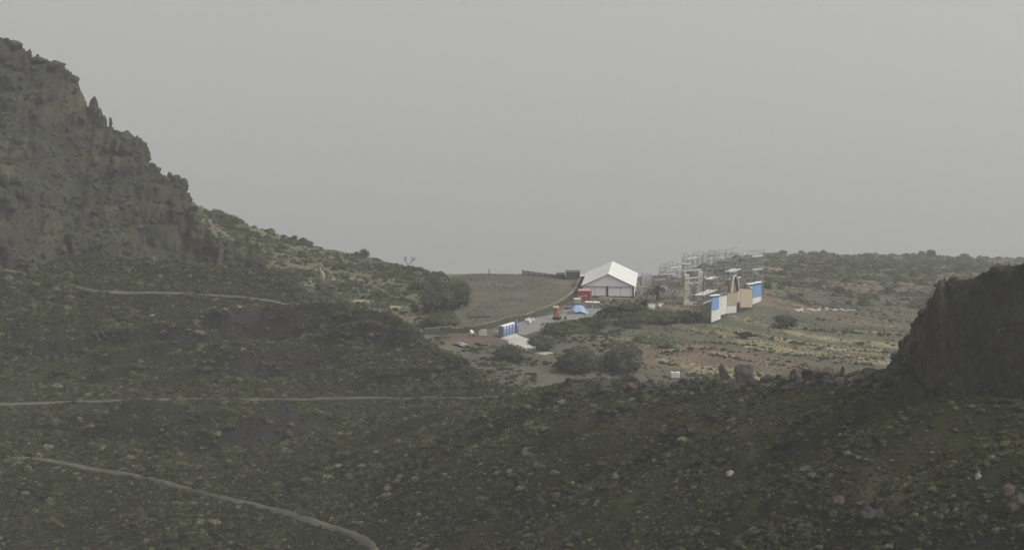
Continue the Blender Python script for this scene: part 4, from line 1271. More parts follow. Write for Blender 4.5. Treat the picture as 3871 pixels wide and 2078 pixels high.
# a worn brush-script word and a short line, no longer legible
lt = MB()
r_ = random.Random(3)
def stroke(x0, z0, x1, z1, w_):
    d_ = Vector((x1 - x0, 0, z1 - z0)); n_ = Vector((-d_.z, 0, d_.x)).normalized() * w_ / 2
    a_, b_ = Vector((x0, -.012, z0)), Vector((x1, -.012, z1))
    lt.slab([a_ - n_, b_ - n_, b_ + n_, a_ + n_], (0, -.012, 0))
xw = -1.25
for k in range(5):
    h_ = r_.uniform(.18, .27); zb = 1.02 + k * .02
    stroke(xw, zb, xw + .11, zb + h_, .09); stroke(xw + .11, zb + h_, xw + .17, zb + .02, .08); stroke(xw + .05, zb + .05, xw + .24, zb + .07, .08)
    xw += .20
for k in range(6):
    h_ = r_.uniform(.10, .2); zb = 1.14 + k * .012
    stroke(xw, zb, xw + .07, zb + h_, .045); stroke(xw + .07, zb + h_, xw + .13, zb, .045)
    xw += .155
stroke(-.25, 1.42, .62, 1.44, .05); stroke(.56, 1.42, .68, 1.22, .10)
lt.build('lettering', MAT['lettering'], cont)

# ------------------------------------------------------------------ sheds / vehicles behind the wall
def shed(u0, u1, vt, vb, D, depth, label, roofmat, name='shed', cat='shed', win=0):
    a_, b_ = P(u0, vb, D), P(u1, vb, D); t_ = P(u0, vt, D)
    zg = float(gz((a_.x + b_.x) / 2, D)); w_ = b_.x - a_.x; h_ = t_.z - zg
    r = empty(name, ((a_.x + b_.x) / 2, D, zg)); tag(r, label, cat)
    MB().box((0, depth / 2, h_ / 2 - .05), (w_, depth, h_ - .1)).build('walls', MAT['shed'], r)
    MB().box((0, depth / 2, h_), (w_ + .2, depth + .2, .1)).build('roof', roofmat, r)
    for k in range(win):
        MB().box((-w_ / 2 + w_ * (k + .5) / win, -.015, h_ * .62), (w_ / win * .5, .06, h_ * .28)).build('window', MAT['glass'], r)
    MB().box((w_ * .3, -.02, h_ * .38), (.7, .05, h_ * .72)).build('door', MAT['steel_dark'], r)
    return r
shed(566, 580, 271.8, 281, 497, 3.5, 'dark grey flat-roofed shed on the skyline left of the marquee', MAT['shed'], win=2)
shed(556.8, 564.5, 273.6, 280, 499, 2.4, 'small low dark shed at the left end of the skyline sheds', MAT['shed'], win=1)
shed(580.5, 586.5, 275.8, 284, 489.5, 2.6, 'narrow dark shed with pale roof edge tucked against the marquee', MAT['plaster'])

# skyline fence and lone post
fp = [P(522.6, 275, 503.5), P(556, 276.5, 500.5)]
fen = empty('field_fence', (fp[0].x, fp[0].y, float(gz(fp[0].x, fp[0].y)))); tag(fen, 'dark slatted fence on the skyline at the far end of the field', 'fence')
dv = Vector((fp[1].x - fp[0].x, fp[1].y - fp[0].y, 0)); n = 6
tops = np.interp(np.arange(n + 1), [0, n], [1.35, 0.9])
for k in range(n + 1):
    q_ = dv * k / n; zz = float(gz(fp[0].x + q_.x, fp[0].y + q_.y)) - fen.location.z
    MB().box(q_ + Vector((0, 0, zz + tops[k] / 2)), (.14 if k else .22, .12, tops[k] + (.25 if k == 0 else 0))).build('post', MAT['steel_dark'], fen)
for k in range(n):
    a_, b_ = dv * (k + .03) / n, dv * (k + .97) / n
    za = float(gz(fp[0].x + a_.x, fp[0].y + a_.y)) - fen.location.z; zb = float(gz(fp[0].x + b_.x, fp[0].y + b_.y)) - fen.location.z
    for s_ in range(5):
        f0, f1 = 0.12 + .17 * s_, 0.12 + .17 * s_ + .13
        MB().slab([a_ + Vector((0, -.08, za + tops[k] * f0)), b_ + Vector((0, -.08, zb + tops[k + 1] * f0)), b_ + Vector((0, -.08, zb + tops[k + 1] * f1)), a_ + Vector((0, -.08, za + tops[k] * f1))], (0, .03, 0)).build('slat', MAT['shed'], fen)
pp = P(489, 274, 503)
pst = empty('lone_post', (pp.x, pp.y, float(gz(pp.x, pp.y)))); tag(pst, 'lone dark post standing on the skyline of the field', 'post')
MB().tube((0, 0, -.2), (0.03, 0, 1.35), .13, 7, .10).build('shaft', MAT['steel_dark'], pst)
MB().box((0.03, 0, 1.38), (.30, .22, .14)).build('cap', MAT['steel_dark'], pst)

# ------------------------------------------------------------------ things on the yard
def at_ground(u, v):
    p_ = gp(u, v)
    return Vector((p_.x, p_.y, float(gz(p_.x, p_.y)) + 0.10))

# pale green crate with a white lid
p_ = at_ground(577.4, 304.3)
cr = empty('pallet_crate', p_, 0.05); tag(cr, 'pale green plastic crate with white lid between the tarpaulin and the container', 'crate')
MB().box((0, 0, .66), (1.45, 1.1, 1.0)).build('body', MAT['green_crate'], cr)
MB().box((0, 0, 1.22), (1.55, 1.2, .14)).build('lid', MAT['white'], cr)
for sx in (-.6, 0, .6):
    MB().box((sx, 0, .08), (.16, 1.1, .16)).build('foot', MAT['rubber'], cr)
for k in range(5):
    MB().box((-.58 + .29 * k, -.56, .66), (.05, .03, .9)).build('rib', MAT['green_crate'], cr)

# two grey wheeled bins, two white lids each
for k, (u, v, lb) in enumerate([(588.6, 307.6, 'grey wheeled waste bin with white lids, left one of the pair behind the tarpaulin'), (596.0, 308.1, 'grey wheeled waste bin with white lids, right one of the pair nearest the palms')]):
    p_ = at_ground(u, v)
    bn = empty('waste_bin', p_, -.05); tag(bn, lb, 'bin', 'wheeled bins by the marquee')
    m_ = MB()
    tb, tt = .62, .74
    m_.v += [(-tb, -.42, .16), (tb, -.42, .16), (tb, .42, .16), (-tb, .42, .16), (-tt, -.52, 1.2), (tt, -.52, 1.2), (tt, .52, 1.2), (-tt, .52, 1.2)]
    m_.f += [(0, 3, 2, 1), (4, 5, 6, 7), (0, 1, 5, 4), (1, 2, 6, 5), (2, 3, 7, 6), (3, 0, 4, 7)]
    m_.build('body', MAT['bin_grey'], bn)
    for sx in (-.37, .37):
        ld = MB()
        for j in range(7):
            t_ = math.pi * j / 6
            for ex in (-.345, .345):
                ld.v.append((sx + ex, -math.cos(t_) * .54, 1.22 + math.sin(t_) * .20))
        ld.f += [(2 * j, 2 * j + 1, 2 * j + 3, 2 * j + 2) for j in range(6)] + [tuple(range(0, 14, 2)), tuple(range(13, 0, -2))]
        ld.build('lid', MAT['white'], bn, smooth=False)
    for sx in (-.5, .5):
        for sy in (-.32, .32):
            MB().tube((sx - .04, sy, .09), (sx + .04, sy, .09), .09, 9).build('wheel', MAT['rubber'], bn)
    if k == 1:
        MB().box((.79, -.45, .75), (.08, .10, 1.0)).build('side_bar', MAT['white'], bn)

# blue tarpaulin thrown over a stack
p_ = at_ground(578.6, 312.6)
tp = empty('tarpaulin_heap', p_, 0.0); tag(tp, 'light blue tarpaulin draped over a heap of materials on the road', 'tarpaulin')
m_ = MB(); nx_, ny_ = 34, 26
for j in range(ny_ + 1):
    for i in range(nx_ + 1):
        a_ = (i / nx_ * 2 - 1); b_ = (j / ny_ * 2 - 1)
        x_, y_ = a_ * 2.15, b_ * 1.7
        h_ = 1.55 * (1 - sstep(.15, .98, abs(a_ + .05) ** 1.25)) * (1 - 0.75 * sstep(.35, 1.0, abs(b_)))
        h_ = float(h_) + .16 * mnoise.noise(Vector((x_ * 1.3, y_ * 1.3, 2))) + .10 * abs(mnoise.noise(Vector((x_ * 3.1, y_ * 1.0, 7)))) + .05 * mnoise.noise(Vector((x_ * 6, y_ * 6, 1)))
        x_ *= 1 + .08 * mnoise.noise(Vector((a_ * 3, b_ * 3, 5)))
        m_.v.append((x_, y_ + .12 * mnoise.noise(Vector((a_ * 4, b_ * 2, 8))), max(h_, .03)))
for j in range(ny_):
    for i in range(nx_):
        k = j * (nx_ + 1) + i; m_.f.append((k, k + 1, k + nx_ + 2, k + nx_ + 1))
m_.build('sheet', MAT['tarp'], tp, smooth=True)
for k in range(4):
    MB().tube((-1.4 + .9 * k, -1.75, .03), (-1.3 + .9 * k, -1.95, .12), .08, 6).build('weight', MAT['stone_dark'], tp)
# materials poking out at its left
p_ = at_ground(570.8, 314.2)
st = empty('board_stack', p_, .1); tag(st, 'dark stack of boards at the left foot of the blue tarpaulin', 'boards')
for k in range(5):
    MB().box((.03 * (-1) ** k, .02 * k, .08 + .13 * k), (1.55, 1.0, .11), .03 * (-1) ** k).build('board', MAT['mesh_grey'], st)
p_ = at_ground(568.0, 308.8)
st = empty('sheet_bundle', p_, .25); tag(st, 'small dark bundle with pale cover just left of the blue tarpaulin', 'bundle')
MB().box((0, 0, .18), (1.25, .6, .34)).build('bundle', MAT['rubber'], st)
m_ = MB()
for i in range(7):
    for yy in (-.36, .36):
        m_.v.append((-.66 + .22 * i, yy, .38 + .06 * math.sin(i * 1.4 + yy)))
m_.f += [(2 * i, 2 * i + 2, 2 * i + 3, 2 * i + 1) for i in range(6)]
m_.build('cover', MAT['tarp'], st, smooth=True)

# small orange excavator
p_ = at_ground(557.0, 319.6)
ex = empty('mini_excavator', p_, R(-12)); tag(ex, 'faded orange mini excavator with rounded cab and folded arm parked by the wall', 'excavator')
for sy in (-.55, .55):
    m_ = MB(); nn = 18
    for i in range(nn):
        t_ = 2 * math.pi * i / nn
        cx_ = .62 * (1 if math.cos(t_) > 0 else -1) * min(1, abs(math.cos(t_)) * 3) + .26 * math.cos(t_); cz = .27 + .26 * math.sin(t_)
        for yy in (-.16, .16):
            m_.v.append((cx_, sy + yy, cz))
    m_.f += [(2 * i, 2 * ((i + 1) % nn), 2 * ((i + 1) % nn) + 1, 2 * i + 1) for i in range(nn)] + [tuple(range(0, 2 * nn, 2)), tuple(range(2 * nn - 1, 0, -2))]
    tr = m_.build('track', MAT['rubber'], ex)
    for xx in (-.6, 0, .6):
        MB().tube((xx, sy - .18, .27), (xx, sy + .18, .27), .14, 9).build('roller', MAT['steel_dark'], tr)
MB().box((0, 0, .58), (1.3, 1.2, .16)).build('turntable', MAT['steel_dark'], ex)
def rounded(cx_, cy_, z0, z1, lx, ly, r_, top=0.0):
    m_ = MB(); ring = []
    for qx, qy, a0 in ((1, 1, 0), (-1, 1, 90), (-1, -1, 180), (1, -1, 270)):
        for k in range(4):
            a_ = R(a0 + 30 * k); ring.append((cx_ + qx * (lx / 2 - r_) + r_ * math.cos(a_), cy_ + qy * (ly / 2 - r_) + r_ * math.sin(a_)))
    lv = [(z0, 1.0), (z1, 1.0)] + ([(z1 + top * .6, .93), (z1 + top, .7)] if top else [])
    for z_, s_ in lv:
        m_.v += [(cx_ + (x_ - cx_) * s_, cy_ + (y_ - cy_) * s_, z_) for x_, y_ in ring]
    n_ = len(ring)
    for l_ in range(len(lv) - 1):
        m_.f += [(l_ * n_ + i, l_ * n_ + (i + 1) % n_, (l_ + 1) * n_ + (i + 1) % n_, (l_ + 1) * n_ + i) for i in range(n_)]
    m_.f += [tuple(range(n_ - 1, -1, -1)), tuple(range((len(lv) - 1) * n_, len(lv) * n_))]
    return m_
rounded(-.05, 0, .66, 1.62, 1.35, 1.2, .22).build('engine_house', MAT['orange'], ex)
cb = rounded(-.28, .05, 1.62, 2.46, 1.05, 1.0, .12).build('cab', MAT['orange'], ex)
for yy in (-.47, .57):
    MB().box((-.28, yy, 2.06), (.74, .03, .58)).build('window', MAT['glass'], cb)
MB().box((.255, .05, 2.04), (.03, .74, .62)).build('windscreen', MAT['glass'], cb)
rounded(-.28, .05, 2.46, 2.62, 1.28, 1.16, .2, .22).build('cab_roof', MAT['orangetop'], ex)
def beam(pts_, ws, th, name, mat, par):
    m_ = MB()
    for (x_, z_), w_ in zip(pts_, ws):
        m_.v += [(x_, -.25 - th / 2, z_ - w_ / 2), (x_, -.25 + th / 2, z_ - w_ / 2), (x_, -.25 + th / 2, z_ + w_ / 2), (x_, -.25 - th / 2, z_ + w_ / 2)]
    for i in range(len(pts_) - 1):
        b_ = i * 4
        m_.f += [(b_ + j, b_ + (j + 1) % 4, b_ + 4 + (j + 1) % 4, b_ + 4 + j) for j in range(4)]
    m_.f += [(3, 2, 1, 0), tuple(len(m_.v) - 4 + j for j in range(4))]
    return m_.build(name, mat, par)
beam([(.55, 1.15), (.95, 1.75), (1.45, 2.0), (1.85, 1.85), (2.1, 1.55)], [.34, .4, .42, .36, .28], .34, 'boom', MAT['orangetop'], ex)
beam([(2.08, 1.62), (2.05, 1.2), (1.95, .75)], [.3, .32, .22], .26, 'dipper_arm', MAT['orangetop'], ex)
MB().tube((.75, -.25, 1.2), (1.5, -.25, 1.72), .06, 7).build('ram', MAT['galv'], ex)
m_ = MB()
for yy in (-.55, .05):
    m_.v += [(1.98, yy, .80), (2.12, yy, .55), (2.0, yy, .22), (1.68, yy, .12), (1.5, yy, .34), (1.72, yy, .62)]
m_.f += [(0, 1, 2, 3, 4, 5), (11, 10, 9, 8, 7, 6)] + [(i, 6 + i, 6 + i + 1, i + 1) for i in range(5)]
m_.build('bucket', MAT['steel_dark'], ex)
MB().box((-.75, 0, .42), (.12, 1.4, .4)).build('dozer_blade', MAT['steel_dark'], ex)

# portable toilets
t0 = P(503.4, 332.2, 412.6); t1 = P(515.2, 329.0, 416.9)
dv = Vector((t1.x - t0.x, t1.y - t0.y, 0)); ang = math.atan2(dv.y, dv.x); step = dv.length / 4
names4 = ['first (nearest) of the four blue portable toilets under white roofs', 'second of the four blue portable toilets under white roofs, counted from the near end',
          'third of the four blue portable toilets under white roofs, counted from the near end', 'last (farthest) of the four blue portable toilets under white roofs']
def toilet(pos, ang, lb, wall, door, roof, dep=1.15, wdt=None, roofed=True):
    r = empty('portable_toilet', pos, ang); tag(r, lb, 'toilet', 'portable toilets beside the road')
    w_ = wdt or step - .04
    MB().box((w_ / 2, dep / 2, 1.12), (w_, dep, 2.08)).build('cabin', wall, r)
    MB().box((w_ / 2, dep / 2, .05), (w_ + .0, dep + .06, .1)).build('skid', MAT['steel_dark'], r)
    d_ = MB().box((w_ * .5, -.025, 1.1), (w_ * .66, .05, 1.86)).build('door', door, r)
    MB().box((w_ * .74, -.06, 1.1), (.07, .04, .14)).build('handle', MAT['steel_dark'], d_)
    MB().box((w_ * .5, -.055, 1.78), (w_ * .40, .02, .22)).build('vent_grille', MAT['white'], d_)
    MB().box((w_ * .5, -.055, .55), (w_ * .5, .02, .5)).build('lower_panel', wall, d_)
    if roofed:
        m_ = MB(); nn = 6
        for i in range(nn + 1):
            yy = -.08 + (dep + .16) * i / nn; zz = 2.18 + .16 * math.sin(math.pi * i / nn)
            m_.v += [(-.01, yy, zz), (w_ + .03, yy, zz)]
        b0 = len(m_.v); m_.v += [(-.01, -.08, 2.12), (w_ + .03, -.08, 2.12), (w_ + .03, dep + .08, 2.12), (-.01, dep + .08, 2.12)]
        m_.f += [(2 * i, 2 * i + 1, 2 * i + 3, 2 * i + 2) for i in range(nn)] + [(b0, b0 + 1, 1, 0), (b0 + 2, b0 + 3, 2 * nn, 2 * nn + 1)] + [(b0 + 3, b0) + tuple(range(0, 2 * nn + 2, 2)), (b0 + 1, b0 + 2) + tuple(range(2 * nn + 1, 0, -2))]
        m_.build('roof', roof, r)
        MB().tube((w_ * .8, dep * .85, 2.15), (w_ * .8, dep * .85, 2.48), .055, 7).build('vent_pipe', MAT['wc_side'], r)
    return r
for k in range(4):
    q_ = Vector((t0.x, t0.y, 0)) + dv * k / 4
    r = toilet((q_.x, q_.y, float(gz(q_.x, q_.y)) + .1), ang, names4[k], MAT['wc_blue'], MAT['wc_door'], MAT['white'])
    if k == 0:
        MB().box((-.012, .575, 1.1), (.02, 1.1, 2.0)).build('end_panel', MAT['wc_side'], r)
q_ = Vector((t0.x, t0.y, 0)) + dv * 1.08
toilet((q_.x, q_.y + .1, float(gz(q_.x, q_.y)) + .1), ang + .1, 'separate navy portable toilet with pointed top at the far end of the row', MAT['wc_navy'], MAT['wc_blue'], MAT['wc_navy'], wdt=1.35, roofed=False)
r = bpy.data.objects['portable_toilet.004']
m_ = MB(); m_.v += [(.0, 0, 2.16), (1.35, 0, 2.16), (1.35, 1.15, 2.16), (0, 1.15, 2.16), (1.0, .4, 2.62), (1.05, .7, 2.62)]
m_.f += [(0, 1, 4), (1, 2, 5, 4), (2, 3, 5), (3, 0, 4, 5), (3, 2, 1, 0)]
m_.build('pointed_roof', MAT['wc_navy'], r)
MB().box((1.02, .3, 2.42), (.10, .1, .5)).build('vent_pipe', MAT['white'], r)

# big white bags
BAGM = []
for k in range(3):
    me = rock_mesh('bag_shape', 70 + k, 2, (.52, .48, .55), .16, MAT['bag'], smooth=True); BAGM.append(me)
def bag(u, v, s, lb, k=0, squash=1.0, group='white bulk bags on the site'):
    p_ = at_ground(u, v)
    o = empty('bulk_bag', p_, random.uniform(0, 3)); o.scale = (s, s, s * squash); tag(o, lb, 'bag', group)
    obj_from('sack', BAGM[k % 3], None, o, (0, 0, .42))
    for sx in (-1, 1):
        m_ = MB()
        for i in range(5):
            t_ = math.pi * i / 4
            m_.v += [(sx * .3 - .04 + .0 * i, math.cos(t_) * .22, .8 + math.sin(t_) * .22), (sx * .3 + .04, math.cos(t_) * .22, .8 + math.sin(t_) * .22)]
        m_.f += [(2 * i, 2 * i + 1, 2 * i + 3, 2 * i + 2) for i in range(4)]
        m_.build('loop', MAT['bag'], o)
    return o
bag(526.3, 321.8, .9, 'leftmost white bulk bag of the heap just past the portable toilets', 0, .8)
bag(529.8, 323.9, 1.15, 'middle, fullest white bulk bag of the heap just past the portable toilets', 1)
bag(532.8, 322.6, 1.0, 'rightmost white bulk bag of the heap just past the portable toilets', 2, 1.1)
bag(528.6, 320.6, .8, 'small white bulk bag at the back of the heap past the portable toilets', 1, .9)
bag(649.6, 310.4, 1.25, 'left one of two upright white bags below the scaffolding', 0, 1.25)
bag(653.0, 310.2, 1.2, 'right one of two upright white bags below the scaffolding', 2, 1.3)
bag(659.4, 307.8, 1.15, 'greyish white bag slumped right of the two upright bags', 1, .9)
bag(662.2, 305.6, .8, 'small bright white bag behind the slumped one below the scaffolding', 2, .8)
bag(693.6, 314.4, .9, 'upper white bag on the dark ground left of the blue panel', 0, .7)
bag(695.8, 316.6, .8, 'lower white bag on the dark ground left of the blue panel', 1, .8)
bag(611.2, 300.6, .75, 'white bag between the timber deck and the palm crowns', 2, .7)
bag(623.5, 303.6, .8, 'white bag by the right-hand end of the timber deck', 1, .7)

# pallet of pale blocks
p_ = at_ground(482.8, 336.0)
bl = empty('block_pallet', p_, .12); tag(bl, 'grey-white cube of concrete blocks on a pallet by the stone wall', 'blocks')
for iz in range(4):
    for ix in range(4):
        for iy in range(2):
            if iz == 3 and ix == 0: continue
            MB().box((-.62 + .41 * ix + random.uniform(-.01, .01), -.2 + .42 * iy, .25 + .30 * iz), (.39, .40, .28), random.uniform(-.03, .03)).build('block', MAT['concrete'], bl)
for sx in (-.6, 0, .6):
    MB().box((sx, 0, .05), (.12, .9, .1)).build('pallet_bearer', MAT['plankbrown'], bl)

# cement mixer
p_ = at_ground(470.9, 336.6)
cm = empty('cement_mixer', p_, .3); tag(cm, 'small white cement mixer with dark mouth standing on red earth by the wall', 'mixer')
ax = Vector((-.75, -.45, .5)).normalized(); c_ = Vector((0, 0, .95))
dr = MB().tube(c_ - ax * .45, c_, .30, 12, .48).tube(c_, c_ + ax * .42, .48, 12, .24).build('drum', MAT['white'], cm)
MB().tube(c_ + ax * .40, c_ + ax * .44, .22, 12).build('mouth', MAT['rubber'], dr)  # solid black disc stands in for the shade inside the drum
for sx, sy in ((-.45, -.3), (.45, -.3), (-.45, .3), (.45, .3)):
    MB().tube((sx, sy, 0), (sx * .5, sy * .4, .72), .045, 6).build('leg', MAT['steel_dark'], cm)
MB().box((.42, 0, .85), (.35, .45, .5)).build('motor_box', MAT['white'], cm)
for sy in (-.36, .36):
    MB().tube((.5, sy - .05, .18), (.5, sy + .05, .18), .18, 10).build('wheel', MAT['rubber'], cm)

# white boards lying on the red earth
def lying(u0, v0, u1, v1, wdt, lb, n=1, twist=.1):
    a_, b_ = at_ground(u0, v0), at_ground(u1, v1)
    o = empty('white_board', a_); tag(o, lb, 'board')
    d_ = b_ - a_; L = d_.length; an = math.atan2(d_.y, d_.x)
    for k in range(n):
        m_ = MB(); nn = 6
        for i in range(nn + 1):
            t_ = i / nn
            for s_ in (-1, 1):
                pt = d_ * t_ + Vector((-math.sin(an), math.cos(an), 0)) * (s_ * wdt / 2 + k * wdt * 1.1) + Vector((0, 0, .10 + .08 * k + .16 * abs(math.sin(t_ * 4 + k)) + twist * s_))
                m_.v.append(tuple(pt))
        nv_ = len(m_.v); m_.v += [(q[0], q[1], q[2] - .06) for q in m_.v]
        for i in range(nn):
            m_.f += [(2 * i, 2 * i + 1, 2 * i + 3, 2 * i + 2), (nv_ + 2 * i, nv_ + 2 * i + 2, nv_ + 2 * i + 3, nv_ + 2 * i + 1)]
            m_.f += [(2 * i, 2 * i + 2, nv_ + 2 * i + 2, nv_ + 2 * i), (2 * i + 1, nv_ + 2 * i + 1, nv_ + 2 * i + 3, 2 * i + 3)]
        m_.build('sheet', MAT['white'], o)
lying(453.3, 344.3, 468.5, 348.0, 1.0, 'long white sheets lying at the lower left edge of the red earth', 2, -.15)
lying(475.2, 343.6, 486.4, 345.8, 1.1, 'crumpled white sheet lying on the red earth right of the long sheets', 1, -.22)

# white tank in the brown field
p_ = at_ground(675.4, 378.2)
q_ = P(671.2, 378.4, p_.y); q2 = P(680.2, 378.4, p_.y)
wt = empty('water_tank', (p_.x, p_.y, p_.z - .1)); tag(wt, 'white box-shaped water tank at the near edge of the brown field', 'tank')
W_ = q2.x - q_.x
rounded(0, .5, .12, 1.05, W_, 1.0, .1).build('tank', MAT['white'], wt)
MB().box((0, .5, .06), (W_ + .1, 1.1, .12)).build('base', MAT['bin_grey'], wt)
for k in range(5):
    MB().box((-W_ / 2 + W_ * (k + .5) / 5, -.02, .58), (.04, .04, .9)).build('cage_bar', MAT['galv'], wt)
MB().tube((0, .5, 1.05), (0, .5, 1.13), .2, 10).build('cap', MAT['bin_grey'], wt)

# ------------------------------------------------------------------ film set: gate with two towers and an arch
def Zp(x, y, D):
    return P(635 + x / 15.84, 246 + y / 15.84, D)
FD = Vector((14, 31, 0)).normalized()          # along the gate front
FN = Vector((-31, 14, 0)).normalized()         # into the set
def upright(x0, x1, D0, D1, b0, b1, t0_, t1_, name, mat, par, th=0.14, off=0.0):
    a_, b_ = Zp(x0, b0, D0), Zp(x1, b1, D1)
    za, zb = Zp(x0, t0_, D0).z, Zp(x1, t1_, D1).z
    d_ = (b_ - a_).to_2d().normalized()
    n_ = Vector((-d_.y, d_.x, 0))
    if n_.y < 0: n_ = -n_
    o_ = par.matrix_world.translation if False else par.location
    pts_ = [a_, b_, Vector((b_.x, b_.y, zb)), Vector((a_.x, a_.y, za))]
    pts_ = [q - o_ - n_ * off for q in pts_]
    return MB().slab(pts_, n_ * th).build(name, mat, par)
go = Zp(1530, 1050, 441)
gate = empty('set_gate', (go.x, go.y, float(gz(go.x, go.y))))
tag(gate, 'half-built film set gate of plywood walls, blue sheets and a tall pointed arch', 'film set')
upright(1212, 1356, 432, 437, 1202, 1148, 800, 772, 'white_wall', MAT['plaster'], gate)
tag(upright(1217, 1354, 432, 437, 1018, 992, 806, 778, 'blue_sheet', MAT['blue'], gate, .03, .035), 'blue sheet on the near end wall')
upright(1360, 1452, 437.2, 440, 1088, 1058, 770, 752, 'white_wall', MAT['plaster'], gate)
upright(1457, 1608, 440.6, 442, 945, 937, 746, 741, 'plywood_wall', MAT['ply'], gate)
upright(1457, 1606, 440.6, 442, 1060, 1046, 948, 940, 'white_wall', MAT['plaster'], gate)
upright(1612, 1664, 442.2, 448.4, 888, 868, 735, 690, 'plywood_reveal', MAT['ply'], gate)
upright(1668, 1860, 449, 455, 967, 961, 672, 676, 'plywood_wall', MAT['ply'], gate)
upright(1864, 1998, 456, 463, 916, 862, 612, 580, 'white_wall', MAT['plaster'], gate)
tag(upright(1868, 2000, 456, 463, 816, 787, 612, 582, 'blue_sheet', MAT['blue'], gate, .03, .035), 'blue sheet on the far end wall')
upright(1788, 1862, 452.5, 455.8, 640, 668, 626, 618, 'white_wall', MAT['plaster'], gate)
# struts that carry the hanging walls
for x_, y_, D_, hgt in ((1460, 1050, 441.5, .8), (1604, 1040, 442.6, .9), (1672, 962, 449.8, .9), (1855, 958, 455.6, .9), (1760, 962, 453, .9), (1445, 1056, 440.4, .9)):
    a_ = Zp(x_, y_, D_); zg = float(gz(a_.x, a_.y))
    MB().box(Vector((a_.x, a_.y + .25, (a_.z + .5 + zg - .1) / 2)) - gate.location, (.12, .12, max(a_.z + .5 - zg + .2, .3))).build('strut', MAT['plankbrown'], gate)
# foam copings
def coping(x0, y0, D0, x1, y1, D1, wdt, h_, mat=MAT['foam']):
    a_, b_ = Zp(x0, y0, D0) - gate.location, Zp(x1, y1, D1) - gate.location
    d_ = (b_ - a_).normalized(); n_ = Vector((-d_.y, d_.x, 0)).normalized()
    m_ = MB(); nn = 8
    for k in range(13):
        c_ = a_.lerp(b_, k / 12) + Vector((0, 0, .10 * mnoise.noise(Vector((k * .9, x0 * .01, 0)))))
        for i in range(nn):
            t_ = 2 * math.pi * i / nn
            m_.v.append(tuple(c_ + n_ * math.cos(t_) * wdt / 2 + Vector((0, 0, math.sin(t_) * h_ / 2))))
    for k in range(12):
        m_.f += [(k * nn + i, k * nn + (i + 1) % nn, (k + 1) * nn + (i + 1) % nn, (k + 1) * nn + i) for i in range(nn)]
    m_.f += [tuple(range(nn - 1, -1, -1)), tuple(range(12 * nn, 13 * nn))]
    c = m_.build('coping', mat, gate, smooth=True)
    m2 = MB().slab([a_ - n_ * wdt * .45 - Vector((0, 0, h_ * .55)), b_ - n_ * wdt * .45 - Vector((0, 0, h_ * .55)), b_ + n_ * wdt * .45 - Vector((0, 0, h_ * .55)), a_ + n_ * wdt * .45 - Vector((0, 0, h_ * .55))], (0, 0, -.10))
    m2.build('dark_underside', MAT['steel_dark'], c)  # dark slab along the underside of the coping
coping(1185, 783, 431.2, 1325, 765, 436.4, .8, .32)
coping(1325, 765, 436.6, 1450, 738, 440.2, .8, .26, MAT['mesh_grey'])
coping(1770, 600, 451.5, 1885, 585, 457, .8, .34)
coping(1878, 580, 457.2, 1985, 564, 463, .9, .42)
# the arch
def par_pts(sh, n=25, foot=1.0):
    out_ = []
    L = Zp(1519, 725, 444.0); Rr = Zp(1646, 690, 447.5); T_ = Zp(1581, 458, 445.8)
    for i in range(n):
        t_ = -1 + 2 * i / (n - 1)
        b_ = L.lerp(Rr, (t_ + 1) / 2)
        h_ = T_.z - (L.z + Rr.z) / 2
        z_ = (L.z + Rr.z) / 2 + h_ * (1 - abs(t_) ** 2.1)
        out_.append(Vector((b_.x, b_.y, z_)) + sh)
    low = Zp(1650, 885, 447.8)
    out_.append(Vector((out_[-1].x, out_[-1].y, low.z)))
    return [q - gate.location for q in out_]
fr = par_pts(Vector((0, 0, 0))); bk = par_pts(FN * .55)
m_ = MB(); n = len(fr)
for q in fr: m_.v.append(tuple(q))
for q in bk: m_.v.append(tuple(q))
for q in fr: m_.v.append(tuple(q + Vector((0, 0, .12))))
for q in bk: m_.v.append(tuple(q + Vector((0, 0, .12))))
for i in range(n - 1):
    m_.f += [(i, i + 1, n + i + 1, n + i), (2 * n + i, 3 * n + i, 3 * n + i + 1, 2 * n + i + 1), (i, 2 * n + i, 2 * n + i + 1, i + 1), (n + i, n + i + 1, 3 * n + i + 1, 3 * n + i)]
ar = m_.build('arch', MAT['archpink'], gate, smooth=True)
m_ = MB()
for i in range(n - 1):
    m_.tube(fr[i] - FN * .05, fr[i + 1] - FN * .05, .15, 6)
m_.build('arch_rim', MAT['archrim'], ar)
m_ = MB()
base = [Vector((q.x, q.y, min(bk[0].z, bk[-2].z) - .3)) for q in (bk[0], bk[-2])]
m_.slab([base[0], base[1]] + [q for q in reversed(bk[:-1])], FN * .08)
m_.build('arch_backing', MAT['archpink'], ar)
for sgn, q in ((0, fr[0]), (1, fr[-2])):
    MB().box(q + Vector((0, 0, .1)) - FN * .15, (.26, .26, .5)).build('arch_shoe', MAT['foam'], ar)

# plywood-clad tower
def boxz(x0, x1, yb, yt, D, dep_, name, mat, par, zoff=0.0):
    a_, b_ = Zp(x0, yb, D), Zp(x1, yb, D); zt = Zp(x0, yt, D).z
    c_ = Vector(((a_.x + b_.x) / 2, D + dep_ / 2, (a_.z + zt) / 2 + zoff)) - par.location
    return MB().box(c_, (b_.x - a_.x, dep_, zt - a_.z)).build(name, mat, par)
to = Zp(930, 910, 458)
tow = empty('set_tower', (to.x, to.y, float(gz(to.x, to.y)))); tag(tow, 'pale plywood-clad set tower with two pylons rising left of the gate', 'film set')
boxz(785, 858, 912, 452, 458, 1.1, 'pylon', MAT['plypale'], tow)
boxz(1002, 1076, 912, 402, 458.6, 1.1, 'pylon', MAT['plypale'], tow)
boxz(861, 999, 912, 560, 458.3, .4, 'infill_wall', MAT['plygrey'], tow)
boxz(1079, 1094, 912, 545, 458.4, .9, 'infill_wall', MAT['plygrey'], tow)
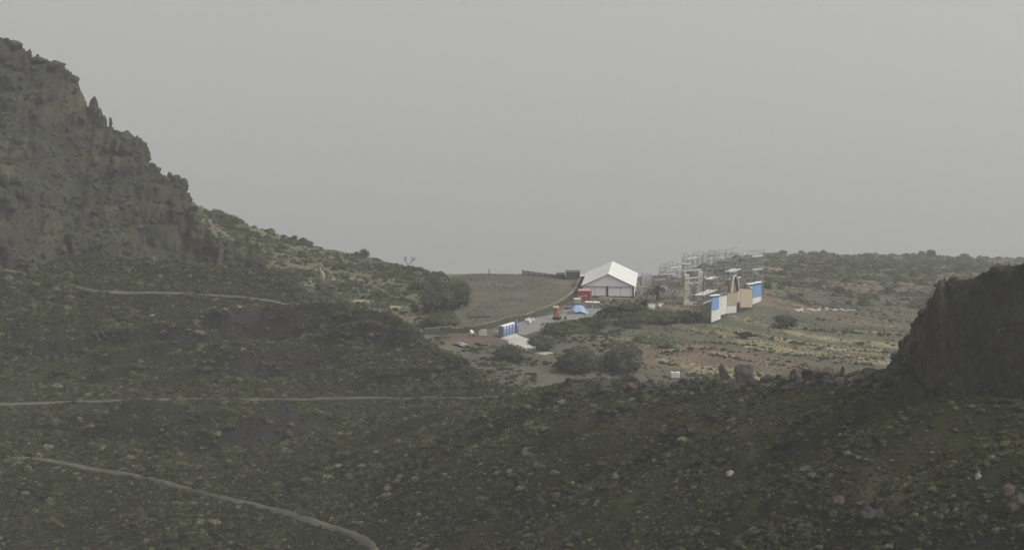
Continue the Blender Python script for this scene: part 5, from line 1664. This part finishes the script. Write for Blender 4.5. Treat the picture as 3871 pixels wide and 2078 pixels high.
boxz(905, 965, 905, 640, 458.12, .15, 'opening_shade', MAT['mesh_grey'], tow)  # solid dark panel stands in for the shade of an opening
boxz(770, 1092, 930, 880, 457.4, .4, 'plinth', MAT['plypale'], tow)
for k, (x_, y_) in enumerate(((800, 520), (800, 700), (1020, 500), (830, 800))):
    boxz(x_, x_ + 40, y_ + 12, y_, 457.9, .06, 'joint_batten', MAT['plankbrown'], tow)
for (x_, y_, w_, h_) in ((850, 590, 60, 12), (960, 575, 60, 12), (900, 762, 22, 14), (1025, 745, 26, 22), (1030, 835, 24, 20), (880, 720, 12, 100)):
    boxz(x_, x_ + w_, y_ + h_, y_, 457.9, .5, 'platform_board', MAT['plank'], tow)
boxz(1075, 1085, 900, 400, 458.2, .12, 'dark_post', MAT['steel_dark'], tow)
for x_ in (1098, 1104):
    boxz(x_, x_ + 5, 690, 570, 458.5, .1, 'upright_pole', MAT['plank'], tow)
for k in range(6):
    a_, b_ = Zp(795 + 8 * (k % 2), 560 + 55 * k, 457.9) - tow.location, Zp(850, 540 + 55 * k - 20, 457.9) - tow.location
    MB().tube(a_, b_, .03, 5).build('brace', MAT['plankbrown'], tow)

# ------------------------------------------------------------------ scaffolding
TUBES = {}
def scaffold(A, B, depthv, nb, lifts, planks, label, mat, r_=.06, nd=1, group='scaffolds behind the set', toe=None, ragged=0):
    A, B, depthv = Vector((A[0], A[1], 0)), Vector((B[0], B[1], 0)), Vector((depthv[0], depthv[1], 0))
    zb = float(gz(A.x, A.y))
    root = empty('scaffold', (A.x, A.y, zb)); tag(root, label, 'scaffold', group)
    def w(i, j, z_):
        q = A + (B - A) * i / nb + depthv * j / nd
        return Vector((q.x - A.x, q.y - A.y, z_))
    def tube(a_, b_, name):
        L = (b_ - a_).length; key = (round(L, 2), mat.name, r_)
        if key not in TUBES:
            me = MB().tube((0, 0, 0), (0, 0, L), r_, 5).mesh('tube'); me.materials.append(mat); TUBES[key] = me
        o = bpy.data.objects.new(name, TUBES[key]); o.parent = root; o.location = a_
        o.rotation_euler = (b_ - a_).to_track_quat('Z', 'Y').to_euler(); col.objects.link(o)
    for i in range(nb + 1):
        for j in range(nd + 1):
            g_ = A + (B - A) * i / nb + depthv * j / nd
            z0 = float(gz(g_.x, g_.y)) - zb
            top_ = lifts[-1] + (1.0 if (i + j) % 2 == 0 else .45) - (random.choice([0, 0, 2.0]) if ragged else 0)
            tube(w(i, j, z0), w(i, j, top_), 'standard')
    for z_ in lifts:
        for j in range(nd + 1):
            for i in range(nb):
                tube(w(i, j, z_), w(i + 1, j, z_), 'ledger')
                if random.random() < .45: tube(w(i, j, z_ + .95 if z_ == lifts[-1] else z_ + 1.0), w(i + 1, j, z_ + .95 if z_ == lifts[-1] else z_ + 1.0), 'guard_rail')
        for i in range(nb + 1):
            tube(w(i, 0, z_), w(i, nd, z_), 'transom')
    prev = 0.2
    for k, z_ in enumerate(lifts):
        for i in range(k % 2, nb, 2):
            tube(w(i, 0, prev), w(i + 1, 0, z_), 'brace')
        prev = z_
    for (lift, i0, i1, pm) in planks:
        z_ = lifts[lift] + .07
        for i in range(i0, i1):
            a_, b_ = w(i, 0, z_), w(i + 1, 0, z_); dn = Vector((depthv.x, depthv.y, 0))
            MB().slab([a_ + dn * .02, b_ + dn * .02, b_ + dn * .98 / nd, a_ + dn * .98 / nd], (0, 0, .06)).build('deck', pm, root)
            if toe:
                MB().slab([a_ - dn.normalized() * .06, b_ - dn.normalized() * .06, b_ - dn.normalized() * .06 + Vector((0, 0, .28)), a_ - dn.normalized() * .06 + Vector((0, 0, .28))], dn.normalized() * .04).build('toe_board', toe, root)
    return root
PW, PB = MAT['plank'], MAT['plankbrown']
def xy(u, D):
    q = P(u, 290, D); return (q.x, q.y)
gA = Zp(1225, 1180, 433.5) + FN * 2.2; gB = gA + FD * 9.0
scaffold(gA, gB, FN * 2.0, 4, [1.9, 3.8, 5.6], [(1, 0, 4, MAT['mesh_grey']), (2, 0, 4, PW)], 'scaffold directly behind the near blue-sheeted end wall of the gate', MAT['tubedark'], toe=PW)
gA = gB + FD * 1.2 + FN * 1.2; gB2 = gA + FD * 9.5
scaffold(gA, gB2, FN * 2.0, 4, [2.0, 4.0, 6.0, 7.6], [(2, 1, 3, PB), (3, 0, 2, PW)], 'scaffold behind the arch of the gate', MAT['tubedark'], toe=PB)
gA = gB2 + FD * 1.0; gB3 = gA + FD * 8.5
scaffold(gA, gB3, FN * 2.0, 3, [2.0, 4.0, 6.0, 7.8], [(2, 1, 3, PW), (3, 1, 3, PW)], 'scaffold behind the far blue-sheeted end wall of the gate', MAT['tubedark'], toe=PW)
scaffold(xy(659, 478), xy(681, 481), (1.0, 5.0), 4, [1.9, 3.5, 4.9], [(1, 0, 3, PB), (2, 2, 4, PW)], 'tall scaffold nearest the marquee, left end of the scaffold city', MAT['galv'], nd=2, toe=PW, ragged=1)
scaffold(xy(681.5, 483), xy(706, 486), (1.0, 5.5), 5, [2.0, 3.8, 5.4, 6.6], [(0, 1, 5, MAT['mesh_grey']), (1, 0, 4, MAT['mesh_grey']), (2, 0, 2, PW), (3, 1, 3, PW)], 'highest scaffold with white decks rising behind the plywood tower', MAT['galv'], nd=2, toe=PW)
scaffold(xy(707, 489), xy(735, 492), (1.0, 5.0), 5, [2.0, 3.9, 5.6, 7.0], [(1, 0, 4, MAT['mesh_grey']), (2, 1, 4, MAT['mesh_grey']), (3, 0, 2, PB)], 'wide scaffold on the skyline behind the arch', MAT['galv'], nd=2, ragged=1)
scaffold(xy(736, 495), xy(762, 499), (1.0, 5.0), 5, [2.0, 3.9, 5.6, 7.1], [(3, 3, 5, PW), (1, 3, 5, PW)], 'scaffold on the skyline at the right end of the scaffold city', MAT['galv'], nd=2, toe=PW, ragged=1)
scaffold(xy(645, 470), xy(668, 473), (0.8, 2.5), 5, [1.7, 3.3], [(0, 1, 4, MAT['mesh_grey']), (1, 2, 4, PB)], 'low scaffold standing in front of the tall scaffold near the marquee', MAT['tubedark'], ragged=1)
# raking shores
sh = P(651, 279.5, 476.5)
ro = empty('raking_shores', (sh.x, sh.y, float(gz(sh.x, sh.y)))); tag(ro, 'row of slanting poles leaning against the left end of the tall scaffold', 'scaffold poles')
for k in range(5):
    a_ = Vector((.35 * k - .4, .9 * k, -.1)); b_ = Vector((2.1 + .3 * k, .9 * k + .1, 4.6 - .1 * k))
    MB().tube(a_, b_, .055, 5).build('raker', MAT['galv'], ro)
for t_ in (.25, .5, .75, .97):
    MB().tube(Vector((-.4, 0, -.1)).lerp(Vector((2.1, .1, 4.6)), t_), Vector((1.0, 3.6, -.1)).lerp(Vector((3.3, 3.7, 4.2)), t_), .045, 5).build('rung', MAT['tubedark'], ro)
# netting screen and plywood stack by the marquee
a_ = P(641.8, 286, 484); b_ = P(651.5, 286, 482)
sc_ = empty('netting_screen', (a_.x, a_.y, float(gz(a_.x, a_.y)))); tag(sc_, 'grey netting screen on poles between the marquee and the scaffolding', 'screen')
dx_, dy_ = b_.x - a_.x, b_.y - a_.y
for k in range(3):
    MB().tube((dx_ * k / 2, dy_ * k / 2, 0), (dx_ * k / 2, dy_ * k / 2, 3.4), .06, 5).build('pole', MAT['galv'], sc_)
for k in range(2):
    MB().slab([(dx_ * (k + .05) / 2, dy_ * (k + .05) / 2 - .08, .15), (dx_ * (k + .95) / 2, dy_ * (k + .95) / 2 - .08, .15), (dx_ * (k + .95) / 2, dy_ * (k + .95) / 2 - .08, 3.3), (dx_ * (k + .05) / 2, dy_ * (k + .05) / 2 - .08, 3.3)], (0, .03, 0)).build('net', MAT['canvas_cool'], sc_)
p_ = at_ground(643.8, 293.2)
st = empty('plywood_stack', p_, .1); tag(st, 'stack of brownish plywood sheets right of the marquee', 'plywood')
for k in range(9):
    MB().box((random.uniform(-.06, .06), 0, .1 + .17 * k), (1.9, 1.2, .13), random.uniform(-.05, .05)).build('sheet', MAT['ply'] if k % 3 else MAT['plypale'], st)
def heap(u, v, n, w_, h_, label, seed):
    p_ = at_ground(u, v); r = random.Random(seed)
    root = empty('timber_heap', p_); tag(root, label, 'timber heap')
    shp = [MB().box((0, 0, 0), (L, .16, .07)).mesh('batten_shape') for L in (1.2, 1.8, 2.5)]
    for k, me in enumerate(shp): me.materials.append([MAT['plank'], MAT['mesh_grey'], MAT['galv']][k])
    for k in range(n):
        o = bpy.data.objects.new('batten', shp[r.randrange(3)]); o.parent = root
        x_ = r.gauss(0, w_ * .3)
        o.location = (x_, r.gauss(0, .9), .1 + h_ * r.random() * math.exp(-(x_ / (w_ * .35)) ** 2)); o.rotation_euler = (r.uniform(-.4, .4), r.uniform(-.7, .7), r.uniform(0, 3.14)); col.objects.link(o)
heap(651, 292.5, 34, 5.0, 1.7, 'tangled heap of grey timber between the marquee and the slender palm', 1)
heap(664, 294.0, 40, 6.0, 1.8, 'tangled heap of grey timber right of the slender palm', 2)
heap(675, 297.5, 30, 4.5, 1.3, 'tangled heap of grey timber at the left of the plywood tower', 3)
heap(705, 300.0, 26, 4.0, 1.2, 'tangled heap of pale timber between tower and near end wall', 4)
# loose timber between scaffold and palms
for k, (u, v, L, an, lb) in enumerate(((668, 294, 2.2, .2, 'pale plank lying under the low scaffold'), (671.5, 295.5, 2.4, -.25, 'pale crooked plank lying left of the plywood tower'), (681, 302.8, 1.4, .5, 'short bright plank at the left foot of the plywood tower'), (655, 290.2, 1.6, .9, 'short pale plank leaning among the debris by the marquee'))):
    p_ = at_ground(u, v)
    o = empty('loose_plank', p_, an); tag(o, lb, 'plank')
    MB().box((0, 0, .12), (L, .34, .09), Matrix.Rotation(.05 * (k - 1), 3, 'Y')).build('board', PW, o)
    MB().box((-.3 * L, 0, .03), (.12, .5, .08)).build('batten', PB, o)

# ------------------------------------------------------------------ trees and palms
def tree(u, v, w_, h_, label, mat='dark', seed=1, n=2200, leaf=.17, group=None, name='tree', cat='tree', dmin=350, lobes=11, low=.10, tone=(.45, 1.6)):
    p_ = hit(u, v, dmin); r = random.Random(seed)
    root = empty(name, (p_.x, p_.y, p_.z - .05)); tag(root, label, cat, group)
    tr = MB()
    tr.tube((0, 0, -.2), (.05 * w_, 0, h_ * .35), .06 * w_ + .05, 7, .045 * w_ + .03)
    blobs = [(0, 0, h_ * .47, w_ * .36, w_ * .36, h_ * .47)]
    for k in range(lobes):
        a_ = 2 * math.pi * k / lobes + r.uniform(-.4, .4); d_ = w_ * r.uniform(.2, .34); z_ = h_ * r.uniform(low + .05, .62)
        s_ = r.uniform(.13, .27)
        c_ = (math.cos(a_) * d_, math.sin(a_) * d_, z_)
        blobs.append((*c_, w_ * s_, w_ * s_, h_ * s_ * 1.25))
        tr.tube((.05 * w_, 0, h_ * .3), c_, .03 * w_ + .02, 5, .012 * w_ + .01)
    tr.build('trunk', MAT['bark'], root)
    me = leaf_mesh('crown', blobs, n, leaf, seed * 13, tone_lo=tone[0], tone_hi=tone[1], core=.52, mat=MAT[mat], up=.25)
    obj_from('crown', me, None, root)
    return root

tree(541.0, 351.0, 5.6, 3.5, 'round dark tree on the right bank of the pale concrete apron', seed=3, n=2600)
tree(537.5, 344.5, 3.0, 2.0, 'smaller dark tree crown joined to the left of the round tree by the apron', seed=4, n=1200)
tree(508.0, 359.5, 5.4, 3.1, 'dark spreading tree on the left side of the concrete apron', seed=5, n=2400)
tree(518.0, 362.0, 3.0, 1.8, 'low dark tree at the lower end of the concrete apron', seed=6, n=1000)
tree(580.0, 371.5, 7.6, 5.2, 'large hazy dark tree below the site, left of the tallest dark tree', seed=7, n=3600, mat='dark')
tree(567.0, 371.5, 4.6, 3.4, 'dark tree at the left foot of the large hazy tree below the site', seed=8, n=1700)
tree(626.0, 371.5, 7.0, 5.9, 'tall dark tree standing at the left edge of the brown field', seed=9, n=3600)
tree(613.0, 370.0, 4.6, 4.2, 'narrower dark tree just left of the tall dark tree by the brown field', seed=10, n=1600)
tree(436.5, 312.5, 8.6, 6.4, 'dark tree mass left in the clump at the field corner', seed=11, n=3000)
tree(449.0, 309.5, 9.6, 8.2, 'tallest dark tree of the clump at the field corner', seed=12, n=3600)
tree(458.5, 307.0, 6.0, 6.8, 'right-hand tree of the clump leaning into the field', seed=13, n=2000)
tree(433.0, 327.5, 6.0, 3.2, 'low dark tree at the left below the field-corner clump', seed=14, n=1700)
tree(444.5, 327.5, 7.5, 3.9, 'broad low dark tree below the field-corner clump beside the wall', seed=15, n=2200)
tree(420.0, 290.0, 5.6, 3.3, 'dark scrubby tree uphill left of the field-corner clump', seed=16, n=1500)
tree(432.0, 286.5, 4.2, 3.4, 'dark scrubby tree just above the field-corner clump', seed=17, n=1200)
tree(364.8, 257.5, 2.8, 2.4, 'small dark rounded tree alone on the green skyline', seed=18, n=700)
tree(383.0, 259.8, 6.5, 2.3, 'broad pale green thicket on the skyline left of the bare tree', mat='sage', seed=19, n=1500)
tree(402.5, 264.8, 3.6, 1.6, 'low thicket on the skyline beside the bare tree', mat='olive', seed=20, n=800)
tree(930.5, 257.0, 4.8, 3.6, 'largest round tree on the far right skyline', mat='olive', seed=21, n=1400, leaf=.22)
tree(965.0, 257.6, 5.4, 2.2, 'broad tree on the skyline right of the largest skyline tree', mat='sage', seed=22, n=1300, leaf=.22)
tree(783.0, 255.6, 4.6, 2.8, 'upright tree at the left end of the far ridge beside the scaffolding', mat='sage', seed=23, n=1300, leaf=.22)
tree(814.0, 255.0, 5.0, 2.0, 'flat-topped tree on the far ridge near its left end', mat='sage', seed=24, n=1200, leaf=.22)
tree(868.0, 256.6, 6.0, 2.0, 'wide tree on the middle of the far ridge', mat='sage', seed=25, n=1200, leaf=.22)
tree(786.0, 328.5, 5.8, 3.1, 'dark shrubby tree alone on the plain right of the gate', mat='olive', seed=26, n=1300)
tree(746.0, 338.0, 3.4, 1.5, 'small dark bush on the plain below the gate', mat='olive', seed=27, n=600)
tree(647.5, 341.5, 6.2, 2.0, 'lime-green spreading spurge tree at the left of the brown field', mat='lime', seed=28, n=1300, leaf=.14)
tree(669.0, 347.0, 6.4, 2.2, 'dull green spreading thicket right of the lime spurge tree', mat='sage', seed=29, n=1300)
tree(556.0, 333.0, 7.0, 2.2, 'dull green bank of bushes along the lower edge of the road', mat='olive', seed=30, n=1500)
tree(572.0, 330.5, 8.0, 2.4, 'grey-green bank of bushes below the road opposite the tarpaulin', mat='sage', seed=31, n=1700)
tree(590.0, 328.0, 8.0, 2.2, 'dull bushes below the road left of the palms', mat='olive', seed=32, n=1600)

# bare tree on the skyline
p_ = hit(406.5, 268.5, 480)
bt = empty('bare_tree', (p_.x, p_.y, p_.z - .1)); tag(bt, 'leafless forked tree on the skyline of the green slope', 'tree')
r_ = random.Random(5)
tk = MB(); br = MB()
tk.tube((0, 0, 0), (.35, 0, .95), .14, 6, .11)
def grow(m_, a_, d_, L, rad, lv):
    b_ = a_ + d_ * L
    m_.tube(a_, b_, rad, 5, rad * .7)
    if lv == 0: return
    for k in range(3 if lv > 1 else 4):
        nd_ = (d_ + Vector((r_.uniform(-.8, .8), r_.uniform(-.6, .6), r_.uniform(-.15, .5)))).normalized()
        grow(br, b_, nd_, L * r_.uniform(.55, .8), rad * .62, lv - 1)
grow(br, Vector((.35, 0, .9)), Vector((-.45, 0, 1)).normalized(), .85, .085, 3)
grow(br, Vector((.35, 0, .9)), Vector((.75, 0, .8)).normalized(), .95, .085, 3)
tk.build('trunk', MAT['bark'], bt); br.build('branches', MAT['bark'], bt)
for o_ in bt.children: o_.scale = (1, 1, 1)
bt.scale = (1.05, 1.05, 1.05)

# palms
def frond_mesh(seed, L=2.7, droop=1.0):
    r = random.Random(seed)
    m_ = MB(); n = 11; tones = []
    for i in range(n):
        t_ = i / (n - 1)
        x_ = L * t_ * (1 - .18 * t_ * droop); z_ = L * (.42 * t_ - .62 * droop * t_ * t_)
        wv = .46 * math.sin(math.pi * min(1, .12 + .9 * t_)) * (1 if i % 2 else .62)
        for s_ in (-1, 0, 1):
            m_.v.append((x_ - .15 * abs(s_) * (i % 2), s_ * wv, z_ - abs(s_) * (.16 + .12 * (i % 2)))); tones.append(.7 + .5 * r.random())
    for i in range(n - 1):
        for c_ in range(2):
            k = i * 3 + c_; m_.f.append((k, k + 3, k + 4, k + 1))
    me = m_.mesh('frond_blade')
    set_tone(me, np.repeat(np.array(tones)[:, None], 3, 1)); me.materials.append(MAT['palm'])
    return me
FROND = [frond_mesh(k, 2.5 + .25 * (k % 3), .6 + .35 * (k % 3)) for k in range(6)]
def palm(u, v, hgt, s, label, nf=34, seed=1):
    p_ = hit(u, v, 350); r = random.Random(seed)
    root = empty('palm_tree', (p_.x, p_.y, p_.z - .05)); tag(root, label, 'palm', 'palms below the marquee')
    m_ = MB()
    for k in range(6):
        m_.tube((0, 0, hgt * k / 6), (0, 0, hgt * (k + 1) / 6 + .02), .34 - .02 * k, 9, .30 - .02 * k)
    m_.build('trunk', MAT['bark'], root)
    for k in range(nf):
        o = bpy.data.objects.new('frond', FROND[k % 6]); o.parent = root
        el = R(70 - 105 * (k / nf) ** .8)
        o.location = (0, 0, hgt + .1); o.rotation_euler = (r.uniform(-.25, .25), -el + .15, k * 2.39996 + r.uniform(-.2, .2))
        q = s * r.uniform(.85, 1.15); o.scale = (q, q, q)
        col.objects.link(o)
    return root
palm(608.5, 316.5, 1.2, 1.25, 'nearest dark palm whose fronds overhang the road end', 40, 1)
palm(620.5, 317.0, 1.6, 1.25, 'middle dark palm of the three in front of the timber deck', 40, 2)
palm(633.0, 315.5, 1.4, 1.2, 'right-hand dark palm of the three in front of the timber deck', 38, 3)
palm(643.5, 309.5, 1.3, 1.0, 'smaller dark palm behind, between the marquee corner and the white bags', 32, 4)
palm(657.5, 300.5, 2.6, .8, 'slender grey palm standing among the debris under the scaffolding', 26, 5)
tree(648, 321, 9, 2.6, 'dark undergrowth below the white bags', mat='olive', seed=41, n=1900)
tree(666, 322, 9, 2.8, 'dark undergrowth below the slumped bag', mat='olive', seed=42, n=1900)
tree(685, 321, 8, 2.4, 'dark undergrowth left of the near end wall of the gate', mat='olive', seed=43, n=1700)
tree(630, 324, 9, 2.4, 'dull undergrowth at the foot of the palms', mat='olive', seed=44, n=1800)

# ------------------------------------------------------------------ rocks with a face of their own
def rock(u, v, w_, h_, label, mat, seed, name='boulder', dmin=110, sink=.4, dd=.8, D=None, tilt=0.0, sub=3, rough=.3, group=None):
    """a rock whose foot is seen at (u, v); w_, h_ in picture pixels"""
    p_ = hit(u, v, dmin) if D is None else P(u, v, D)
    k = p_.y / (FPX * .99)
    W, H = w_ * k, h_ * k
    me = rock_mesh('rock_shape', seed, sub, (.5, .5 * dd, .5), rough, MAT[mat])
    zs = [q.co.z for q in me.vertices]; xs = [q.co.x for q in me.vertices]
    kx = W / (max(xs) - min(xs)); kz = H * (1 + sink) / (max(zs) - min(zs))
    o = obj_from(name, me, None, None, (p_.x, p_.y, p_.z - min(zs) * kz - H * sink), (0, tilt, 0), (kx, kx, kz))
    return tag(o, label, 'boulder', group)
# along the near skyline
rock(723.5, 379, 9.5, 17, 'upright finger-shaped rock standing on the near skyline', 'stone_dark', 201, 'standing_rock', tilt=-.12)
rock(744.5, 381, 21, 17.5, 'broad square-topped rock on the near skyline beside the finger rock', 'stone_dark', 202, 'rock_outcrop')
rock(707, 380, 9, 6.5, 'low reddish rock on the near skyline left of the finger rock', 'stone_red', 203)
rock(697, 379, 6, 5, 'small dark rock on the near skyline right of the white tank', 'stone_dark', 204)
rock(651.0, 383.5, 8, 6.5, 'dark rock left of the white tank on the near skyline', 'stone_dark', 205)
rock(660.5, 383.5, 7, 4.5, 'reddish rock just left of the white tank', 'stone_red', 206)
rock(796, 379.5, 16, 12, 'reddish-topped hump at the left of the skyline outcrops under the ridge', 'stone_red', 207, 'rock_outcrop')
rock(810, 378, 18, 10, 'dark hump second from the left of the skyline outcrops', 'stone_dark', 208, 'rock_outcrop')
rock(827, 378.5, 20, 9.5, 'wide reddish hump in the middle of the skyline outcrops', 'stone_red', 209, 'rock_outcrop')
rock(842.5, 376, 4.6, 9, 'small upright rock between the skyline humps and the bluff', 'stone_dark', 210, 'standing_rock')
rock(856, 377, 18, 6, 'low dark hump at the right of the skyline outcrops', 'stone_dark', 211, 'rock_outcrop')
rock(768, 381, 14, 7, 'low rusty rock right of the square-topped rock', 'stone_red', 212)
rock(780, 380, 10, 6, 'dark rock before the reddish-topped hump', 'stone_dark', 213)
rock(604, 390, 22, 9, 'dark outcrop on the slope edge below the tall dark tree', 'stone_dark', 214, 'rock_outcrop')
rock(577, 393, 24, 11, 'dark rock shoulder on the slope edge left of the dark outcrop', 'stone_dark', 215, 'rock_outcrop')
# red rocks in the lower right corner and elsewhere on the slope
rock(1008, 496, 15, 13, 'reddish boulder at the right picture edge, upper of a pair', 'stone_red', 221)
rock(1016, 509, 20, 15, 'large pale reddish boulder at the right picture edge, lower of a pair', 'stone_red', 222)
rock(838, 504, 15, 10.5, 'pale brown tilted boulder in the lower right', 'stone_red', 223, tilt=.25)
rock(870, 520, 24, 14, 'big dark boulder with reddish top in the lower right', 'stone_dark', 224)
rock(868, 507, 14, 7, 'rusty boulder just above the big dark boulder', 'stone_red', 225)
rock(806, 470, 15, 4.5, 'long flat pinkish rock on the right-hand slope', 'stone_red', 226, tilt=-.12)
rock(808, 528, 8, 6, 'small pinkish boulder below the right-hand slope middle', 'stone_red', 227)
rock(978, 478, 7, 6, 'pale boulder among scrub near the right edge', 'stone_pale', 228)
rock(996, 532, 10, 6, 'grey boulder near the bottom right corner', 'stone_grey', 229)
rock(956, 512, 8, 5, 'pale grey boulder left of the lime bush in the lower right corner', 'stone_grey', 230)
rock(528, 456, 14, 5, 'long pinkish rock on the middle slope', 'stone_red', 231, tilt=-.2)
rock(764, 388, 15, 5, 'flat pinkish slab below the square-topped skyline rock', 'stone_red', 232)
rock(676, 483, 10, 5, 'tilted pinkish rock low on the middle slope', 'stone_red', 233, tilt=-.35)
rock(730, 475, 9, 5, 'pale tan rock right of the middle of the slope', 'stone_tan', 234)
rock(555, 475, 12, 5, 'reddish rock beside dry tufts on the middle slope', 'stone_red', 235)
# crag skyline
CR = [(14, 48, 18, 8), (38, 62, 20, 6), (55, 67, 12, 6), (29.5, 55, 5.5, 6), (126, 139, 17, 9), (146, 158, 9, 9), (178, 188, 16, 10), (103, 127, 8, 12)]
where = ['at the left picture edge', 'right of the summit block', 'on the upper crest', 'small and round on the upper crest', 'wide and rounded below the spike', 'at the steep middle edge', 'at the lower crest', 'just below the pinnacle']
for k, ((u, v, w_, h_), wh) in enumerate(zip(CR, where)):
    rock(u, v, w_, h_, 'rock block ' + wh + ' of the crag', 'crag', 240 + k, 'crag_block', D=float(np.interp(P(u, v, 480).x, M_x, M_y)) - 1.0, dd=.9, sink=.35, rough=.35, group='blocks along the crest of the crag')
rock(94.6, 122, 12.5, 26, 'tall rounded rock pinnacle standing clear of the crag', 'crag', 261, 'rock_pinnacle', D=480, sink=.2, dd=.9)
rock(99.5, 121, 9, 13, 'stump of rock at the right foot of the pinnacle', 'crag', 262, 'crag_block', D=479.5, sink=.3)
rock(110.8, 126, 3.6, 9, 'small rock spike on the crag below the pinnacle', 'crag', 263, 'rock_pinnacle', D=479, sink=.3)
rock(170, 177, 5.5, 6, 'dark knob of rock on the lower crest of the crag', 'stone_dark', 264, 'crag_block', D=473.5, sink=.3)
# tan pillar and pale rocks on the green slope
rock(321.5, 282.5, 7, 16, 'tan rock pillar standing on the green slope beside the crag', 'stone_tan', 271, 'rock_pillar', dmin=440, sink=.15)
rock(333.5, 282, 5, 7, 'smaller tan rock right of the tan pillar', 'stone_tan', 272, 'boulder', dmin=440)
rock(327, 290, 22, 9, 'dark reddish bank below the tan pillar', 'stone_red', 273, 'rock_outcrop', dmin=430)
rock(351.5, 281.5, 7, 4.5, 'pale grey boulders right of the tan pillar', 'stone_pale', 274, 'boulder', dmin=440)
rock(310, 283.5, 5, 4, 'small pale boulder left of the tan pillar', 'stone_pale', 275, 'boulder', dmin=430)
rock(358, 303, 28, 4, 'low tan bank beside the end of the upper path', 'stone_tan', 276, 'rock_outcrop', dmin=430)
rock(394, 309, 14, 4, 'low tan bank above the field-corner clump', 'stone_tan', 277, 'rock_outcrop', dmin=430)
# pale rubble on the plain
rr = random.Random(9)
rub = []
MAT['rubble'] = simple('bright_limestone_rubble', (0.52, 0.51, 0.48), 0.9, 0.3, 3, bump=0.4)
RUBBLE = [rock_mesh('rubble_shape', 95 + i, 2, (1, .8, .6), .4, MAT['rubble']) for i in range(2)]
for k in range(34):
    t_ = rr.random()
    u = 797 + 48 * t_ + rr.uniform(-2, 2); v = 309.5 + 2.4 * rr.uniform(-1, 1) * (1 - .5 * t_)
    if 808 < u < 826: v += rr.uniform(-.5, 2)
    rub.append((u, v))
for k in range(7): rub.append((846 + 1.7 * k, 310 + rr.uniform(-.4, .4)))
for k, (u, v) in enumerate(rub):
    p_ = gp(u, v); s_ = rr.uniform(.22, .6)
    o = obj_from('rubble_stone', RUBBLE[k % 2], None, None, (p_.x, p_.y, p_.z + .1 * s_), (rr.uniform(-.3, .3), 0, rr.uniform(0, 6)), (s_ * 1.3, s_, s_ * .9))
    part = 'at the right-hand tail' if u > 838 else ('in the middle' if u > 815 else 'at the left end')
    tag(o, 'pale stone ' + part + ' of the rubble strip right of the gate', 'rubble', 'rubble strip ' + part)
print('objects', len(scene.objects))
